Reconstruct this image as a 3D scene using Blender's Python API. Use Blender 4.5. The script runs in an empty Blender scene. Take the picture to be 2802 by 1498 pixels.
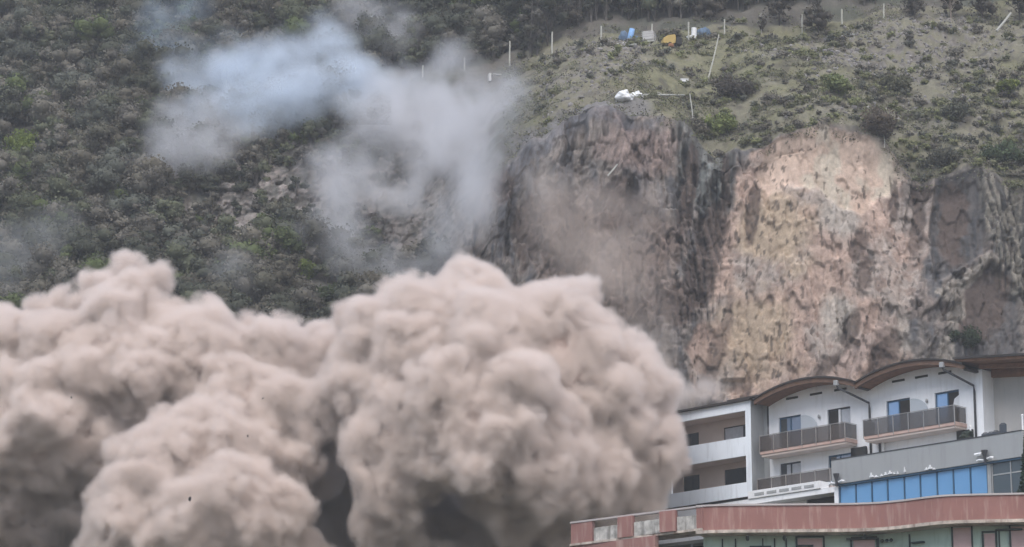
import bpy, bmesh, math, random
import numpy as np
from mathutils import Vector, Matrix
R = math.radians
rng = np.random.default_rng(7)
random.seed(7)
sc = bpy.context.scene
col = sc.collection

# ------------------------------------------------------------------ camera, sky, sun, exposure
PITCH = R(14.0)
F = 7945.0                      # focal length in pixels of the 2802 px wide photograph
cam_d = bpy.data.cameras.new("camera")
cam = bpy.data.objects.new("camera", cam_d)
col.objects.link(cam)
cam.location = (0, 0, 0)
cam.rotation_euler = (math.pi / 2 + PITCH, 0, 0)
cam_d.sensor_width = 36.0
cam_d.lens = 36.0 * F / 2802.0
cam_d.clip_start = 1.0
cam_d.clip_end = 6000.0
sc.camera = cam

SUN_EL, SUN_AZ = R(51), R(-38)     # azimuth measured from behind the camera, negative = to the left
world = bpy.data.worlds.new("World")
sc.world = world
world.use_nodes = True
wn = world.node_tree
bg = wn.nodes["Background"]
sky = wn.nodes.new("ShaderNodeTexSky")
sky.sky_type = 'NISHITA'
sky.sun_disc = False
sky.sun_elevation = SUN_EL
sky.sun_rotation = math.pi - SUN_AZ * -1.0
sky.air_density = 1.0
sky.dust_density = 2.5
wn.links.new(sky.outputs[0], bg.inputs[0])
bg.inputs[1].default_value = 0.145

sun_d = bpy.data.lights.new("sun", 'SUN')
sun_d.energy = 1.5
sun_d.angle = R(35)
sun_d.color = (1.0, 0.955, 0.9)
sun = bpy.data.objects.new("sun", sun_d)
col.objects.link(sun)
sd = Vector((math.sin(SUN_AZ) * math.cos(SUN_EL), -math.cos(SUN_AZ) * math.cos(SUN_EL), math.sin(SUN_EL)))
sun.rotation_euler = sd.to_track_quat('Z', 'Y').to_euler()
sun.location = (-40, -60, 200)

sc.view_settings.view_transform = 'Standard'
sc.view_settings.look = 'None'
sc.view_settings.gamma = 1.0
sc.view_settings.exposure = 0.69
cy = sc.cycles
cy.max_bounces = 10
cy.diffuse_bounces = 3
cy.glossy_bounces = 3
cy.transmission_bounces = 4
cy.volume_bounces = 4
cy.transparent_max_bounces = 12
cy.volume_step_rate = 1.0
cy.volume_max_steps = 256
cy.use_adaptive_sampling = True
cy.adaptive_threshold = 0.03
cy.use_denoising = True

# ------------------------------------------------------------------ helpers
FW = np.array([0, math.cos(PITCH), math.sin(PITCH)])
UP = np.array([0, -math.sin(PITCH), math.cos(PITCH)])
RT = np.array([1.0, 0, 0])

def ray(px, py):
    return RT * ((px - 1401.0) / F) + UP * (-(py - 749.0) / F) + FW

def at(px, py, Y):
    """the point at world depth Y that the photograph shows at px, py"""
    d = ray(px, py)
    return d * (Y / d[1])

def project(P):
    P = np.asarray(P)
    dz = P @ FW
    return 1401.0 + F * P[..., 0] / dz, 749.0 - F * (P @ UP) / dz

def tan_el(py):
    """z / Y of a pixel row"""
    a = -(np.asarray(py, float) - 749.0) / F
    return (a * UP[2] + FW[2]) / (a * UP[1] + FW[1])

def tag(o, label=None, cat=None, group=None, kind=None):
    if label: o["label"] = label
    if cat: o["category"] = cat
    if group: o["group"] = group
    if kind: o["kind"] = kind
    return o

def empty(name, loc=(0, 0, 0), rz=0.0, parent=None):
    o = bpy.data.objects.new(name, None)
    o.empty_display_size = 0.3
    o.location = loc
    o.rotation_euler = (0, 0, rz)
    col.objects.link(o)
    o.parent = parent
    return o

def mesh_np(name, V, Fc, mat, parent=None, smooth=False, colors=None, loops=None):
    """V (n,3), Fc (m,k) arrays -> one mesh object"""
    me = bpy.data.meshes.new(name)
    V = np.ascontiguousarray(V, dtype=np.float32)
    Fc = np.ascontiguousarray(Fc, dtype=np.int32)
    m, k = Fc.shape
    me.vertices.add(len(V)); me.vertices.foreach_set("co", V.ravel())
    me.loops.add(m * k); me.loops.foreach_set("vertex_index", Fc.ravel())
    me.polygons.add(m)
    me.polygons.foreach_set("loop_start", np.arange(0, m * k, k, dtype=np.int32))
    me.polygons.foreach_set("loop_total", np.full(m, k, dtype=np.int32))
    if smooth:
        me.polygons.foreach_set("use_smooth", np.ones(m, bool))
    me.update(calc_edges=True)
    if colors is not None:
        ca = me.color_attributes.new("tint", 'FLOAT_COLOR', 'POINT')
        c4 = np.ones((len(V), 4), np.float32); c4[:, :3] = colors
        ca.data.foreach_set("color", c4.ravel())
    if mat: me.materials.append(mat)
    o = bpy.data.objects.new(name, me)
    col.objects.link(o)
    o.parent = parent
    return o

# hashing noise, vectorised
def _h(ix, iy, iz, seed):
    n = (ix.astype(np.int64) * 374761393 + iy.astype(np.int64) * 668265263 + iz.astype(np.int64) * 2147483647 + seed * 974634777) & 0xFFFFFFFF
    n = ((n ^ (n >> 13)) * 1274126177) & 0xFFFFFFFF
    n = ((n ^ (n >> 15)) * 2246822519) & 0xFFFFFFFF
    return ((n ^ (n >> 16)) & 0xFFFFFF) / float(0xFFFFFF)

def vnoise(P, seed=0):
    P = np.asarray(P, float)
    I = np.floor(P); f = P - I; u = f * f * f * (f * (f * 6 - 15) + 10)
    I = I.astype(np.int64)
    r = 0
    for dx in (0, 1):
        wx = u[:, 0] if dx else 1 - u[:, 0]
        for dy in (0, 1):
            wy = u[:, 1] if dy else 1 - u[:, 1]
            for dz in (0, 1):
                wz = u[:, 2] if dz else 1 - u[:, 2]
                r = r + wx * wy * wz * _h(I[:, 0] + dx, I[:, 1] + dy, I[:, 2] + dz, seed)
    return r * 2 - 1

def fbm(P, oct=4, seed=0, gain=0.5, lac=2.03):
    a, s, t = 1.0, 0.0, 0.0
    P = np.asarray(P, float)
    for i in range(oct):
        s = s + a * vnoise(P, seed + i * 17); t += a; a *= gain; P = P * lac + 13.7
    return s / t * 1.6

def worley(P, seed=0, cellrand=False):
    """distance to nearest feature point (and a random of that cell)"""
    P = np.asarray(P, float)
    I = np.floor(P).astype(np.int64)
    best = np.full(len(P), 9.0); sec = np.full(len(P), 9.0)
    cid = np.zeros((len(P), 3)) if cellrand else None
    for dx in (-1, 0, 1):
        for dy in (-1, 0, 1):
            for dz in (-1, 0, 1):
                c = I + np.array([dx, dy, dz])
                q = np.stack([_h(c[:, 0], c[:, 1], c[:, 2], seed + 1), _h(c[:, 0], c[:, 1], c[:, 2], seed + 2), _h(c[:, 0], c[:, 1], c[:, 2], seed + 3)], 1)
                dv = P - c - q
                d = np.sqrt((dv ** 2).sum(1))
                m = d < best
                sec = np.where(m, best, np.minimum(sec, d))
                best = np.where(m, d, best)
                if cellrand:
                    cid[m] = q[m] * 1.0
    return (best, sec, cid) if cellrand else (best, sec)

def sstep(a, b, x):
    t = np.clip((np.asarray(x, float) - a) / (b - a), 0, 1)
    return t * t * (3 - 2 * t)

# ------------------------------------------------------------------ materials
def mat_new(name):
    m = bpy.data.materials.new(name); m.use_nodes = True
    return m, m.node_tree.nodes, m.node_tree.links

def mat_plain(name, rgb, rough=0.8, metal=0.0, var=0.12, scale=3.0, bump=0.0, spec=0.3, stain=None, stain_amt=0.0, coord='Object'):
    """paint / plaster / timber with blotchy dirt so that nothing is one flat tone"""
    m, N, L = mat_new(name)
    b = N["Principled BSDF"]
    b.inputs["Roughness"].default_value = rough
    b.inputs["Metallic"].default_value = metal
    b.inputs["Specular IOR Level"].default_value = spec
    tc = N.new("ShaderNodeTexCoord")
    n1 = N.new("ShaderNodeTexNoise"); n1.inputs["Scale"].default_value = scale; n1.inputs["Detail"].default_value = 7; n1.inputs["Roughness"].default_value = 0.65
    L.new(tc.outputs[coord], n1.inputs["Vector"])
    rp = N.new("ShaderNodeMapRange"); rp.inputs[1].default_value = 0.3; rp.inputs[2].default_value = 0.7
    rp.inputs[3].default_value = 1 - var; rp.inputs[4].default_value = 1 + var
    L.new(n1.outputs[0], rp.inputs[0])
    mx = N.new("ShaderNodeVectorMath"); mx.operation = 'SCALE'; mx.inputs[0].default_value = rgb
    L.new(rp.outputs[0], mx.inputs["Scale"])
    out = mx.outputs[0]
    if stain is not None:
        mp = N.new("ShaderNodeMapping"); mp.inputs["Scale"].default_value = (2.2, 2.2, 0.28)
        L.new(tc.outputs[coord], mp.inputs[0])
        n2 = N.new("ShaderNodeTexNoise"); n2.inputs["Scale"].default_value = 1.6; n2.inputs["Detail"].default_value = 6
        L.new(mp.outputs[0], n2.inputs["Vector"])
        r2 = N.new("ShaderNodeMapRange"); r2.inputs[1].default_value = 0.52; r2.inputs[2].default_value = 0.72; r2.inputs[3].default_value = 0; r2.inputs[4].default_value = stain_amt
        L.new(n2.outputs[0], r2.inputs[0])
        mi = N.new("ShaderNodeMix"); mi.data_type = 'RGBA'
        L.new(r2.outputs[0], mi.inputs[0]); L.new(out, mi.inputs[6]); mi.inputs[7].default_value = (*stain, 1)
        out = mi.outputs[2]
    L.new(out, b.inputs["Base Color"])
    if bump:
        bm_ = N.new("ShaderNodeBump"); bm_.inputs["Strength"].default_value = bump; bm_.inputs["Distance"].default_value = 0.05
        L.new(n1.outputs[0], bm_.inputs["Height"]); L.new(bm_.outputs[0], b.inputs["Normal"])
    return m

def mat_tint(name, rough=0.9, nscale=6.0, var=0.25, bump=0.0, transl=0.0, bdist=0.1):
    """colour from the mesh's own 'tint' attribute, broken up by noise"""
    m, N, L = mat_new(name)
    b = N["Principled BSDF"]; b.inputs["Roughness"].default_value = rough; b.inputs["Specular IOR Level"].default_value = 0.15
    at_ = N.new("ShaderNodeAttribute"); at_.attribute_name = "tint"
    tc = N.new("ShaderNodeTexCoord")
    n1 = N.new("ShaderNodeTexNoise"); n1.inputs["Scale"].default_value = nscale; n1.inputs["Detail"].default_value = 8; n1.inputs["Roughness"].default_value = 0.7
    L.new(tc.outputs["Object"], n1.inputs["Vector"])
    rp = N.new("ShaderNodeMapRange"); rp.inputs[1].default_value = 0.3; rp.inputs[2].default_value = 0.7; rp.inputs[3].default_value = 1 - var; rp.inputs[4].default_value = 1 + var
    L.new(n1.outputs[0], rp.inputs[0])
    mx = N.new("ShaderNodeVectorMath"); mx.operation = 'SCALE'
    L.new(at_.outputs["Color"], mx.inputs[0]); L.new(rp.outputs[0], mx.inputs["Scale"])
    L.new(mx.outputs[0], b.inputs["Base Color"])
    if bump:
        bm_ = N.new("ShaderNodeBump"); bm_.inputs["Strength"].default_value = bump; bm_.inputs["Distance"].default_value = bdist
        L.new(n1.outputs[0], bm_.inputs["Height"]); L.new(bm_.outputs[0], b.inputs["Normal"])
    if transl:
        tr = N.new("ShaderNodeBsdfTranslucent"); ms = N.new("ShaderNodeMixShader"); ms.inputs[0].default_value = transl
        L.new(mx.outputs[0], tr.inputs[0]); L.new(b.outputs[0], ms.inputs[1]); L.new(tr.outputs[0], ms.inputs[2])
        L.new(ms.outputs[0], N["Material Output"].inputs["Surface"])
    return m
# ------------------------------------------------------------------ hillside and cliff (one surface, real depth)
def pl(xs, ys):
    xs, ys = np.array(xs, float), np.array(ys, float)
    def f(x):
        return np.interp(x, xs, ys)
    return f
rim_py = pl([-400, 0, 600, 900, 1100, 1200, 1245, 1300, 1340, 1390, 1450, 1520, 1600, 1700, 1800, 1860, 1900, 1960, 2040, 2085, 2140, 2215, 2290, 2350, 2420, 2462, 2500, 2560, 2620, 2680, 2802, 3200],
            [760, 740, 720, 700, 700, 690, 640, 590, 500, 430, 385, 345, 318, 302, 318, 345, 385, 398, 395, 378, 348, 330, 350, 368, 410, 455, 478, 482, 462, 478, 505, 530])
cliffness = pl([-400, 1000, 1190, 1290, 3200], [0, 0.0, 0.12, 1, 1])     # 0 = wooded slope, 1 = rock face
rimY = pl([-400, 700, 1150, 1250, 1350, 1500, 1700, 1850, 1920, 1990, 2080, 2250, 2450, 2560, 2700, 3200],
          [246, 247, 247, 241, 238, 236, 235.5, 237.0, 238.0, 237.6, 237.2, 237.8, 239, 237.5, 236.5, 236])
fence_py = pl([-400, 600, 1041, 1157, 1272, 1397, 1511, 1645, 1784, 1883, 1983, 2195, 2305, 2420, 2560, 2802, 3200],
              [250, 228, 205, 198, 190, 178, 152, 130, 117, 110, 101, 88, 73, 56, 50, 42, 30])
fenceY = pl([-400, 600, 1200, 1500, 3200], [276, 274, 268, 266, 264])
cot_ = {}
PXC = np.arange(-330, 3140, 3.4)          # columns, as photograph x at the rim depth
NX = len(PXC)
SEG = [(26, 0), (300, 1), (200, 2), (90, 3), (20, 4)]
def surf_columns():
    cols = []
    Yr = rimY(PXC); zr = Yr * tan_el(rim_py(PXC))
    X = (PXC - 1401) / F * (Yr * FW[1] + zr * FW[2])
    fpx = PXC
    Yf = fenceY(PXC); zf = Yf * tan_el(fence_py(fpx))
    # where the fence line lies at this world x (the column drifts towards the middle with depth)
    for _ in range(3):
        dep = Yf * FW[1] + zf * FW[2]
        fpx = 1401 + F * X / dep
        Yf = fenceY(fpx); zf = Yf * tan_el(fence_py(fpx))
    cl = cliffness(PXC)
    # foot of the face
    Yb = Yr - (3.4 * cl + (1 - cl) * 22.0); zb_c = 30.0; zb_s = 41.0
    zb = zb_c * cl + zb_s * (1 - cl)
    P = []
    Yg = np.full(NX, 205.0); zg = np.full(NX, 22.0)
    Yt = Yf + 34.0; zt = zf + 31.0
    Yu = Yt + 60; zu = zt + 20
    K = [(Yg, zg), (Yb, zb), (Yr, zr), (Yf, zf), (Yt, zt), (Yu, zu)]
    rows = []; sseg = []
    for (n, k) in SEG:
        a, b = K[k], K[k + 1]
        t = np.linspace(0, 1, n, endpoint=(k == 4))
        for tt in t:
            w = tt
            Yv = a[0] * (1 - w) + b[0] * w; zv = a[1] * (1 - w) + b[1] * w
            if k == 1:
                # rock bellies out a little above the foot; a slope sags
                Yv = Yv - math.sin(math.pi * w) * 1.2 * cl
            if k == 2:
                sag = math.sin(math.pi * w) * (0.8 * cl + 0.5)
                zv = zv + sag * np.where(PXC > 1500, 1.0, 0.3)
            rows.append(np.stack([X, Yv, zv], 1)); sseg.append(k + tt)
    return np.array(rows), np.array(sseg), cl

ROWS, SS, CL = surf_columns()
NR = len(ROWS)
# round off the kinks between the slopes of every column
for _ in range(5):
    ROWS[1:-1, :, 1:] = ROWS[1:-1, :, 1:] * 0.5 + (ROWS[:-2, :, 1:] + ROWS[2:, :, 1:]) * 0.25
BASE = ROWS.reshape(-1, 3).copy()
S = np.repeat(SS, NX); CLV = np.tile(CL, NR)
px0, py0 = project(BASE)

def blob(px, py, cx, cy, rx, ry, rot=0.0, soft=0.35, wob=0.0):
    c, s = math.cos(R(rot)), math.sin(R(rot))
    dx, dy = px - cx, py - cy
    u = (dx * c + dy * s) / rx; v = (-dx * s + dy * c) / ry
    d = np.sqrt(u * u + v * v) + wob
    return 1 - sstep(1 - soft, 1 + soft, d)

def inpoly(px, py, poly, soft, wob=0.0):
    """soft inside test: signed distance to a polygon in photograph pixels"""
    poly = np.array(poly, float); n = len(poly)
    d = np.full(px.shape, 1e9); ins = np.zeros(px.shape, bool)
    for i in range(n):
        a, b = poly[i], poly[(i + 1) % n]
        e = b - a; L2 = (e ** 2).sum()
        t = np.clip(((px - a[0]) * e[0] + (py - a[1]) * e[1]) / L2, 0, 1)
        d = np.minimum(d, np.hypot(px - a[0] - t * e[0], py - a[1] - t * e[1]))
        c = ((a[1] > py) != (b[1] > py)) & (px < (b[0] - a[0]) * (py - a[1]) / (b[1] - a[1] + 1e-12) + a[0])
        ins ^= c
    sd_ = np.where(ins, d, -d) + wob
    return sstep(-soft, soft, sd_)

rock = sstep(0.8, 1.0, S) * (1 - sstep(1.985, 2.02, S)) * CLV
wobn = fbm(BASE / 2.2, 5, 31)
wobf = fbm(BASE / 0.7, 4, 33)
# a rocky outcrop in the middle of the wooded slope
outc = np.clip(blob(px0, py0, 700, 560, 250, 130, -18, 0.5, wobn * 0.5) + blob(px0, py0, 960, 560, 260, 150, 10, 0.4, wobn * 0.4) + blob(px0, py0, 1180, 520, 150, 170, 0, 0.4, wobn * 0.4)
               + blob(px0, py0, 720, 60, 48, 95, 8, 0.4, wobn * 0.4) + blob(px0, py0, 1150, 690, 120, 90, 0, .4, wobn * .4), 0, 1) * (1 - rock)
rocky = np.clip(rock + outc, 0, 1)
terr = np.clip(1 - rocky, 0, 1)

# --- displacement of the rock: tilted facets at three sizes, vertical ribs, scoops
D = np.zeros(len(BASE))
Pw = BASE + np.stack([fbm(BASE / 3.0, 2, 41), fbm(BASE / 3.0, 2, 42), fbm(BASE / 3.0, 2, 43)], 1) * 0.9
def facets(P, size, seed, tilt, zs=1.0):
    """flat, tilted planes, one per cell: rock that has broken along its joints; also the cell's random and its crack"""
    q = P / size * np.array([1, 1, zs])
    I = np.floor(q).astype(np.int64); best = np.full(len(q), 9.0); sec = best.copy(); out = np.zeros(len(q)); cr = np.zeros(len(q))
    for dx in (-1, 0, 1):
        for dy in (-1, 0, 1):
            for dz in (-1, 0, 1):
                c = I + np.array([dx, dy, dz])
                f = np.stack([_h(c[:, 0], c[:, 1], c[:, 2], seed + 1), _h(c[:, 0], c[:, 1], c[:, 2], seed + 2), _h(c[:, 0], c[:, 1], c[:, 2], seed + 3)], 1)
                dv = q - c - f; d = np.abs(dv[:, 0] + dv[:, 2] * (f[:, 1] - .5) * .8) + np.abs(dv[:, 2]) * 0.7 + np.abs(dv[:, 1]) * 0.5
                m = d < best; sec = np.where(m, best, np.minimum(sec, d)); best = np.where(m, d, best)
                out = np.where(m, (f[:, 0] - 0.5) * 0.6 + tilt * ((f[:, 1] - 0.5) * dv[:, 0] * 2.4 + (f[:, 2] - 0.40) * dv[:, 2] * 2.4), out)
                cr = np.where(m, f[:, 2], cr)
    return out, cr, 1 - sstep(0.0, 0.10, sec - best)
fA, rA, kA = facets(BASE + wobn[:, None] * 0.2, 4.2, 3, 1.0, 0.42)
fB, rB, kB = facets(BASE + wobn[:, None] * 0.12, 1.9, 5, 1.0, 0.7)
fC, rC, kC = facets(BASE + wobf[:, None] * 0.04, 0.85, 8, 1.0, 0.75)
fD, rD, kD = facets(BASE, 0.34, 12, 1.0, 0.55)
D += fA * 1.2 + fB * 0.75 + fC * 0.30 + fD * 0.08 - kB * 0.10 - kC * 0.04
ridge = 1 - np.abs(fbm(BASE * np.array([1 / 1.0, 1 / 1.0, 1 / 9.0]), 4, 55))
D += (ridge - 0.6) * 0.12
def scoop(cx, cy, rx, ry, rot, depth, soft=0.3):
    return -depth * 0.5 * blob(px0, py0, cx, cy, rx, ry, rot, soft, wobn * 0.4 + wobf * 0.3 + (rC - .5) * 0.5)
# hollows with a dark overhang above, then the two big corners left and right of the scar
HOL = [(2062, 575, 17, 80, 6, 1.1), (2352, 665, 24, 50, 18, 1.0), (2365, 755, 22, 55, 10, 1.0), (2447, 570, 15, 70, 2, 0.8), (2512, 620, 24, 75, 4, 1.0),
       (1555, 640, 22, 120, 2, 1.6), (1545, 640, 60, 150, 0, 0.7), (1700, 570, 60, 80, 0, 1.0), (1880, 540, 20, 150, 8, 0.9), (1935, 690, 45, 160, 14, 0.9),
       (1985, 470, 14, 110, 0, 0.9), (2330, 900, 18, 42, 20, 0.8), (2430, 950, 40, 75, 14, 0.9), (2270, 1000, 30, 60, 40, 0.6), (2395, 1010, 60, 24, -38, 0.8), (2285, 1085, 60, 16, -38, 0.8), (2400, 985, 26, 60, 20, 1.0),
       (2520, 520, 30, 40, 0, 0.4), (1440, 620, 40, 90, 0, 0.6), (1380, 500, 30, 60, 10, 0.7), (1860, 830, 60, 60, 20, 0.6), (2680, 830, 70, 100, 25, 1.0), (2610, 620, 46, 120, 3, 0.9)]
for h in HOL: D += scoop(*h)
# a fallen bite: the fresh scar is a shallow bowl, smoother than the old faces
SCAR = [(1985, 560), (2010, 470), (2060, 410), (2105, 372), (2150, 345), (2215, 325), (2262, 335), (2290, 362), (2340, 372), (2400, 402), (2445, 438), (2476, 482), (2462, 520), (2480, 560), (2545, 520),
        (2552, 620), (2530, 740), (2500, 800), (2480, 900), (2500, 1010), (2420, 1060), (2050, 1120), (1900, 1080), (1880, 960), (1930, 860), (1945, 760), (1960, 660)]
scar = inpoly(px0, py0, SCAR, 8, wobn * 14 + wobf * 5) * rock
CREAM = [(2090, 420), (2110, 372), (2150, 345), (2215, 325), (2262, 335), (2290, 362), (2340, 372), (2400, 402), (2445, 438), (2474, 482), (2440, 520), (2400, 545), (2360, 580), (2300, 560), (2240, 520), (2150, 500), (2100, 540), (2070, 480)]
cream = inpoly(px0, py0, CREAM, 10, wobn * 10 + wobf * 4) * rock
flatr = np.clip(inpoly(px0, py0, [(2562, 480), (2690, 478), (2700, 690), (2560, 770), (2545, 640)], 6) + inpoly(px0, py0, [(2640, 775), (2715, 715), (2790, 800), (2790, 1000), (2640, 1010), (2630, 880)], 6), 0, 1) * rock
D = D * (1 - 0.45 * scar) * (1 - 0.5 * cream) * (1 - 0.6 * flatr) - cream * 0.6 - scar * 0.4 - flatr * 0.8
D = np.where(rock > 0.01, D, D * 0.9)
# columns: straight vertical ribs on the old faces at the right and between the two rock bodies
colz = np.clip(inpoly(px0, py0, [(2680, 470), (2830, 470), (2830, 830), (2740, 800), (2700, 640)], 10, wobn * 6) + inpoly(px0, py0, [(1860, 380), (2030, 390), (1990, 620), (1960, 860), (1880, 900), (1840, 560)], 14, wobn * 10) + inpoly(px0, py0, [(1380, 350), (1840, 320), (1840, 440), (1350, 470)], 20, wobn * 20) * .4, 0, 1) * rock
colx = BASE[:, 0] + fbm(BASE * np.array([0.2, 0, 0.12]), 2, 65) * 0.9
rib_h = _h(np.floor(colx / 0.62).astype(np.int64), np.zeros(len(colx), np.int64), np.floor(BASE[:, 2] / 3.0 + _h(np.floor(colx / 0.62).astype(np.int64), np.ones(len(colx), np.int64), np.ones(len(colx), np.int64), 9)).astype(np.int64), 4)
rib_f = np.abs((colx / 0.62) % 1 - 0.5) * 2
D += colz * ((1 - rib_f ** 3) * 0.28 + (rib_h - 0.5) * 0.45)
# hill relief under the plants
Hs = fbm(BASE / 6.0, 5, 61) * 0.9 + fbm(BASE / 1.3, 4, 62) * 0.22
rub = worley(BASE / 0.75, 71)[0]
rubble = np.clip(blob(px0, py0, 2480, 130, 330, 75, -3, 0.5, wobn * 0.4) + blob(px0, py0, 1650, 165, 120, 70, 0, .5, wobn * .4) + blob(px0, py0, 2520, 300, 260, 70, 0, 0.6, wobn * 0.7) * 0.6 + blob(px0, py0, 1560, 260, 100, 60, -20, .5, wobn * .4) * 0.6, 0, 1) * (S > 2.0) * (S < 3.02)
V = BASE.copy()
fade = sstep(1.0, 1.12, S) * rocky + (S < 0.001) * 0
edge = sstep(2.0, 2.04, S)
rimfade = 1 - 0.75 * sstep(1.93, 2.0, S) * CLV
V[:, 1] -= D * fade * 0.95 * rimfade
V[:, 0] += fbm(BASE / 1.1, 3, 81) * 0.05 * rocky
V[:, 2] += (Hs + (0.5 - rub) * 0.6 * rubble) * terr * sstep(0.0, 0.3, S)
V[:, 2] += fbm(BASE * np.array([1 / 2.5, 0, 0]), 3, 91) * 0.9 * blob(S, S * 0, 2.0, 0, 0.05, 1) * CLV

# --- colour of the ground itself, plus overhang shade in the hollows
def c3(r, g, b): return np.array([r, g, b])
def mixc(A, B, w): return A * (1 - w[:, None]) + B * w[:, None]
n0 = np.ones((len(BASE), 3))
patch = fbm(BASE / 3.3, 4, 101); fine = fbm(BASE / 0.8, 4, 102); streak = fbm(BASE * np.array([1 / 0.7, 1 / 0.7, 1 / 8.0]), 5, 103)
streak2 = fbm(BASE * np.array([1 / 0.28, 1 / 0.28, 1 / 5.0]), 4, 104)
grey = n0 * c3(0.215, 0.19, 0.172)
C = mixc(grey, n0 * c3(0.115, 0.115, 0.12), sstep(-0.1, 0.5, streak))
C = mixc(C, n0 * c3(0.235, 0.19, 0.165), sstep(0.05, 0.6, patch) * 0.7)
C = mixc(C, n0 * c3(0.07, 0.066, 0.06), sstep(0.25, 0.65, fine) * 0.6)
pinkc = mixc(n0 * c3(0.335, 0.262, 0.228), n0 * c3(0.285, 0.255, 0.238), sstep(-0.3, 0.4, patch))
pinkc = mixc(pinkc, n0 * c3(0.21, 0.16, 0.14), sstep(0.12, 0.55, fine) * 0.6)
pinkc = mixc(pinkc, n0 * c3(0.33, 0.275, 0.215), blob(px0, py0, 2120, 640, 100, 110, 0, .5, wobn * .5) + blob(px0, py0, 2060, 910, 110, 120, 0, .5, wobn * .5) * 0.9)
pinkc = mixc(pinkc, n0 * c3(0.34, 0.33, 0.31), np.clip(blob(px0, py0, 2310, 600, 55, 60, 0, .5, wobn * .5) + blob(px0, py0, 2290, 860, 40, 60, 0, .5, wobn * .5) + blob(px0, py0, 2485, 915, 40, 60, 0, .5, wobn * .5), 0, 1) * 0.8)
C = mixc(C, np.clip(pinkc * np.array([1.17, 1.12, 1.07]), 0, 1), scar)
creamc = mixc(n0 * c3(0.44, 0.365, 0.32), n0 * c3(0.40, 0.375, 0.33), sstep(-0.1, 0.2, patch + (px0 - 2330) / 260))
creamc = mixc(creamc, n0 * c3(0.36, 0.28, 0.235), sstep(0.2, 0.6, streak) * 0.3)
creamc = creamc * np.array([1.12, 1.05, 0.98])
C = mixc(C, creamc, cream)
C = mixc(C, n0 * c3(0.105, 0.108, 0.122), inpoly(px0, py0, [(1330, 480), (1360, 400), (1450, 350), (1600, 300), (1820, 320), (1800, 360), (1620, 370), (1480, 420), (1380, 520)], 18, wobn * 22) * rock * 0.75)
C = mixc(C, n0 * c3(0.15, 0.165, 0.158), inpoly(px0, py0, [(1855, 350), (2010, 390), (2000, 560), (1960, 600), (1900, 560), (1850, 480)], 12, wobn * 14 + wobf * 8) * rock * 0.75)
C = mixc(C, n0 * c3(0.26, 0.195, 0.175), inpoly(px0, py0, [(1600, 380), (1740, 330), (1850, 400), (1830, 470), (1700, 460), (1620, 430)], 16, wobn * 25 + wobf * 16) * rock * 0.55)
C = mixc(C, n0 * c3(0.21, 0.10, 0.06), blob(px0, py0, 1552, 590, 16, 62, 1, .5, wobn * .4) * 0.8)
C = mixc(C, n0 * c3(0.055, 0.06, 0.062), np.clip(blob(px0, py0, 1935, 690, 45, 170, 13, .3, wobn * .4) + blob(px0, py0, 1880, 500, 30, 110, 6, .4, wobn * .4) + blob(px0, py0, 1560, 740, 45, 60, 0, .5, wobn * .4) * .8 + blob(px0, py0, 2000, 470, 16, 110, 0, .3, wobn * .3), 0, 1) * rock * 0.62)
C = mixc(C, n0 * c3(0.17, 0.125, 0.105), inpoly(px0, py0, [(1440, 700), (1500, 560), (1660, 520), (1800, 560), (1860, 640), (1800, 900), (1600, 900), (1480, 780)], 40, wobn * 40) * rock * 0.6)
dark_r = inpoly(px0, py0, [(2562, 480), (2690, 478), (2700, 690), (2560, 770), (2545, 640)], 7, wobn * 6) + inpoly(px0, py0, [(2625, 775), (2715, 715), (2790, 800), (2790, 1010), (2600, 1050), (2560, 950), (2625, 860)], 8, wobn * 8)
C = mixc(C, mixc(n0 * c3(0.105, 0.10, 0.10), n0 * c3(0.062, 0.064, 0.068), sstep(-.3, .3, streak2)), np.clip(dark_r, 0, 1) * rock * 0.92)
ribs = inpoly(px0, py0, [(2680, 470), (2810, 470), (2815, 820), (2740, 800), (2700, 640)], 10, wobn * 8)
C = mixc(C, mixc(n0 * c3(0.20, 0.185, 0.155), n0 * c3(0.06, 0.06, 0.057), sstep(0.0, 0.35, streak2)), ribs * rock * 0.9)
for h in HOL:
    C = mixc(C, n0 * c3(0.105, 0.078, 0.066), blob(px0, py0, *h[:5], 0.18, wobn * 0.35 + wobf * .2) * rock * 0.8)  # hollows painted darker: shade under the overhangs together with weathered rock
C = mixc(C, n0 * c3(0.12, 0.085, 0.07), np.clip(inpoly(px0, py0, [(1900, 1060), (1940, 960), (1985, 860), (2000, 760), (2010, 860), (1980, 980), (1950, 1070)], 6, wobn * 12 + wobf * 8), 0, 1) * 0.6 * rock)
# ground between the plants
G = mixc(n0 * c3(0.105, 0.098, 0.085), n0 * c3(0.080, 0.083, 0.066), sstep(-.3, .4, patch))
right = (S > 2.0) * (S < 3.05) * sstep(1380, 1500, px0)
Gr = mixc(n0 * c3(0.122, 0.116, 0.085), n0 * c3(0.115, 0.112, 0.070), sstep(-0.2, 0.25, patch + 0.35 * fine + blob(px0, py0, 1980, 180, 300, 70, -6, .6) * 0.55 - rubble * 0.5))
Gr = mixc(Gr, n0 * c3(0.135, 0.125, 0.113), rubble * sstep(-.2, .4, fine + (0.45 - rub)))
Gr = mixc(Gr, n0 * c3(0.06, 0.055, 0.047), sstep(0.25, 0.6, fine) * 0.6)
G = mixc(G, np.clip(Gr * 1.3, 0, 1), right)
top_cut = blob(px0, py0, 1560, 300, 150, 16, -14, .5)     # bare grey edge along the rim
G = mixc(G, n0 * c3(0.165, 0.16, 0.165), np.clip(blob(S, S * 0, 2.03, 0, 0.05, 1, 0, .5) * sstep(1380, 1440, px0) * (1 - sstep(1760, 1800, px0)), 0, 1) * 0.8)
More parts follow.
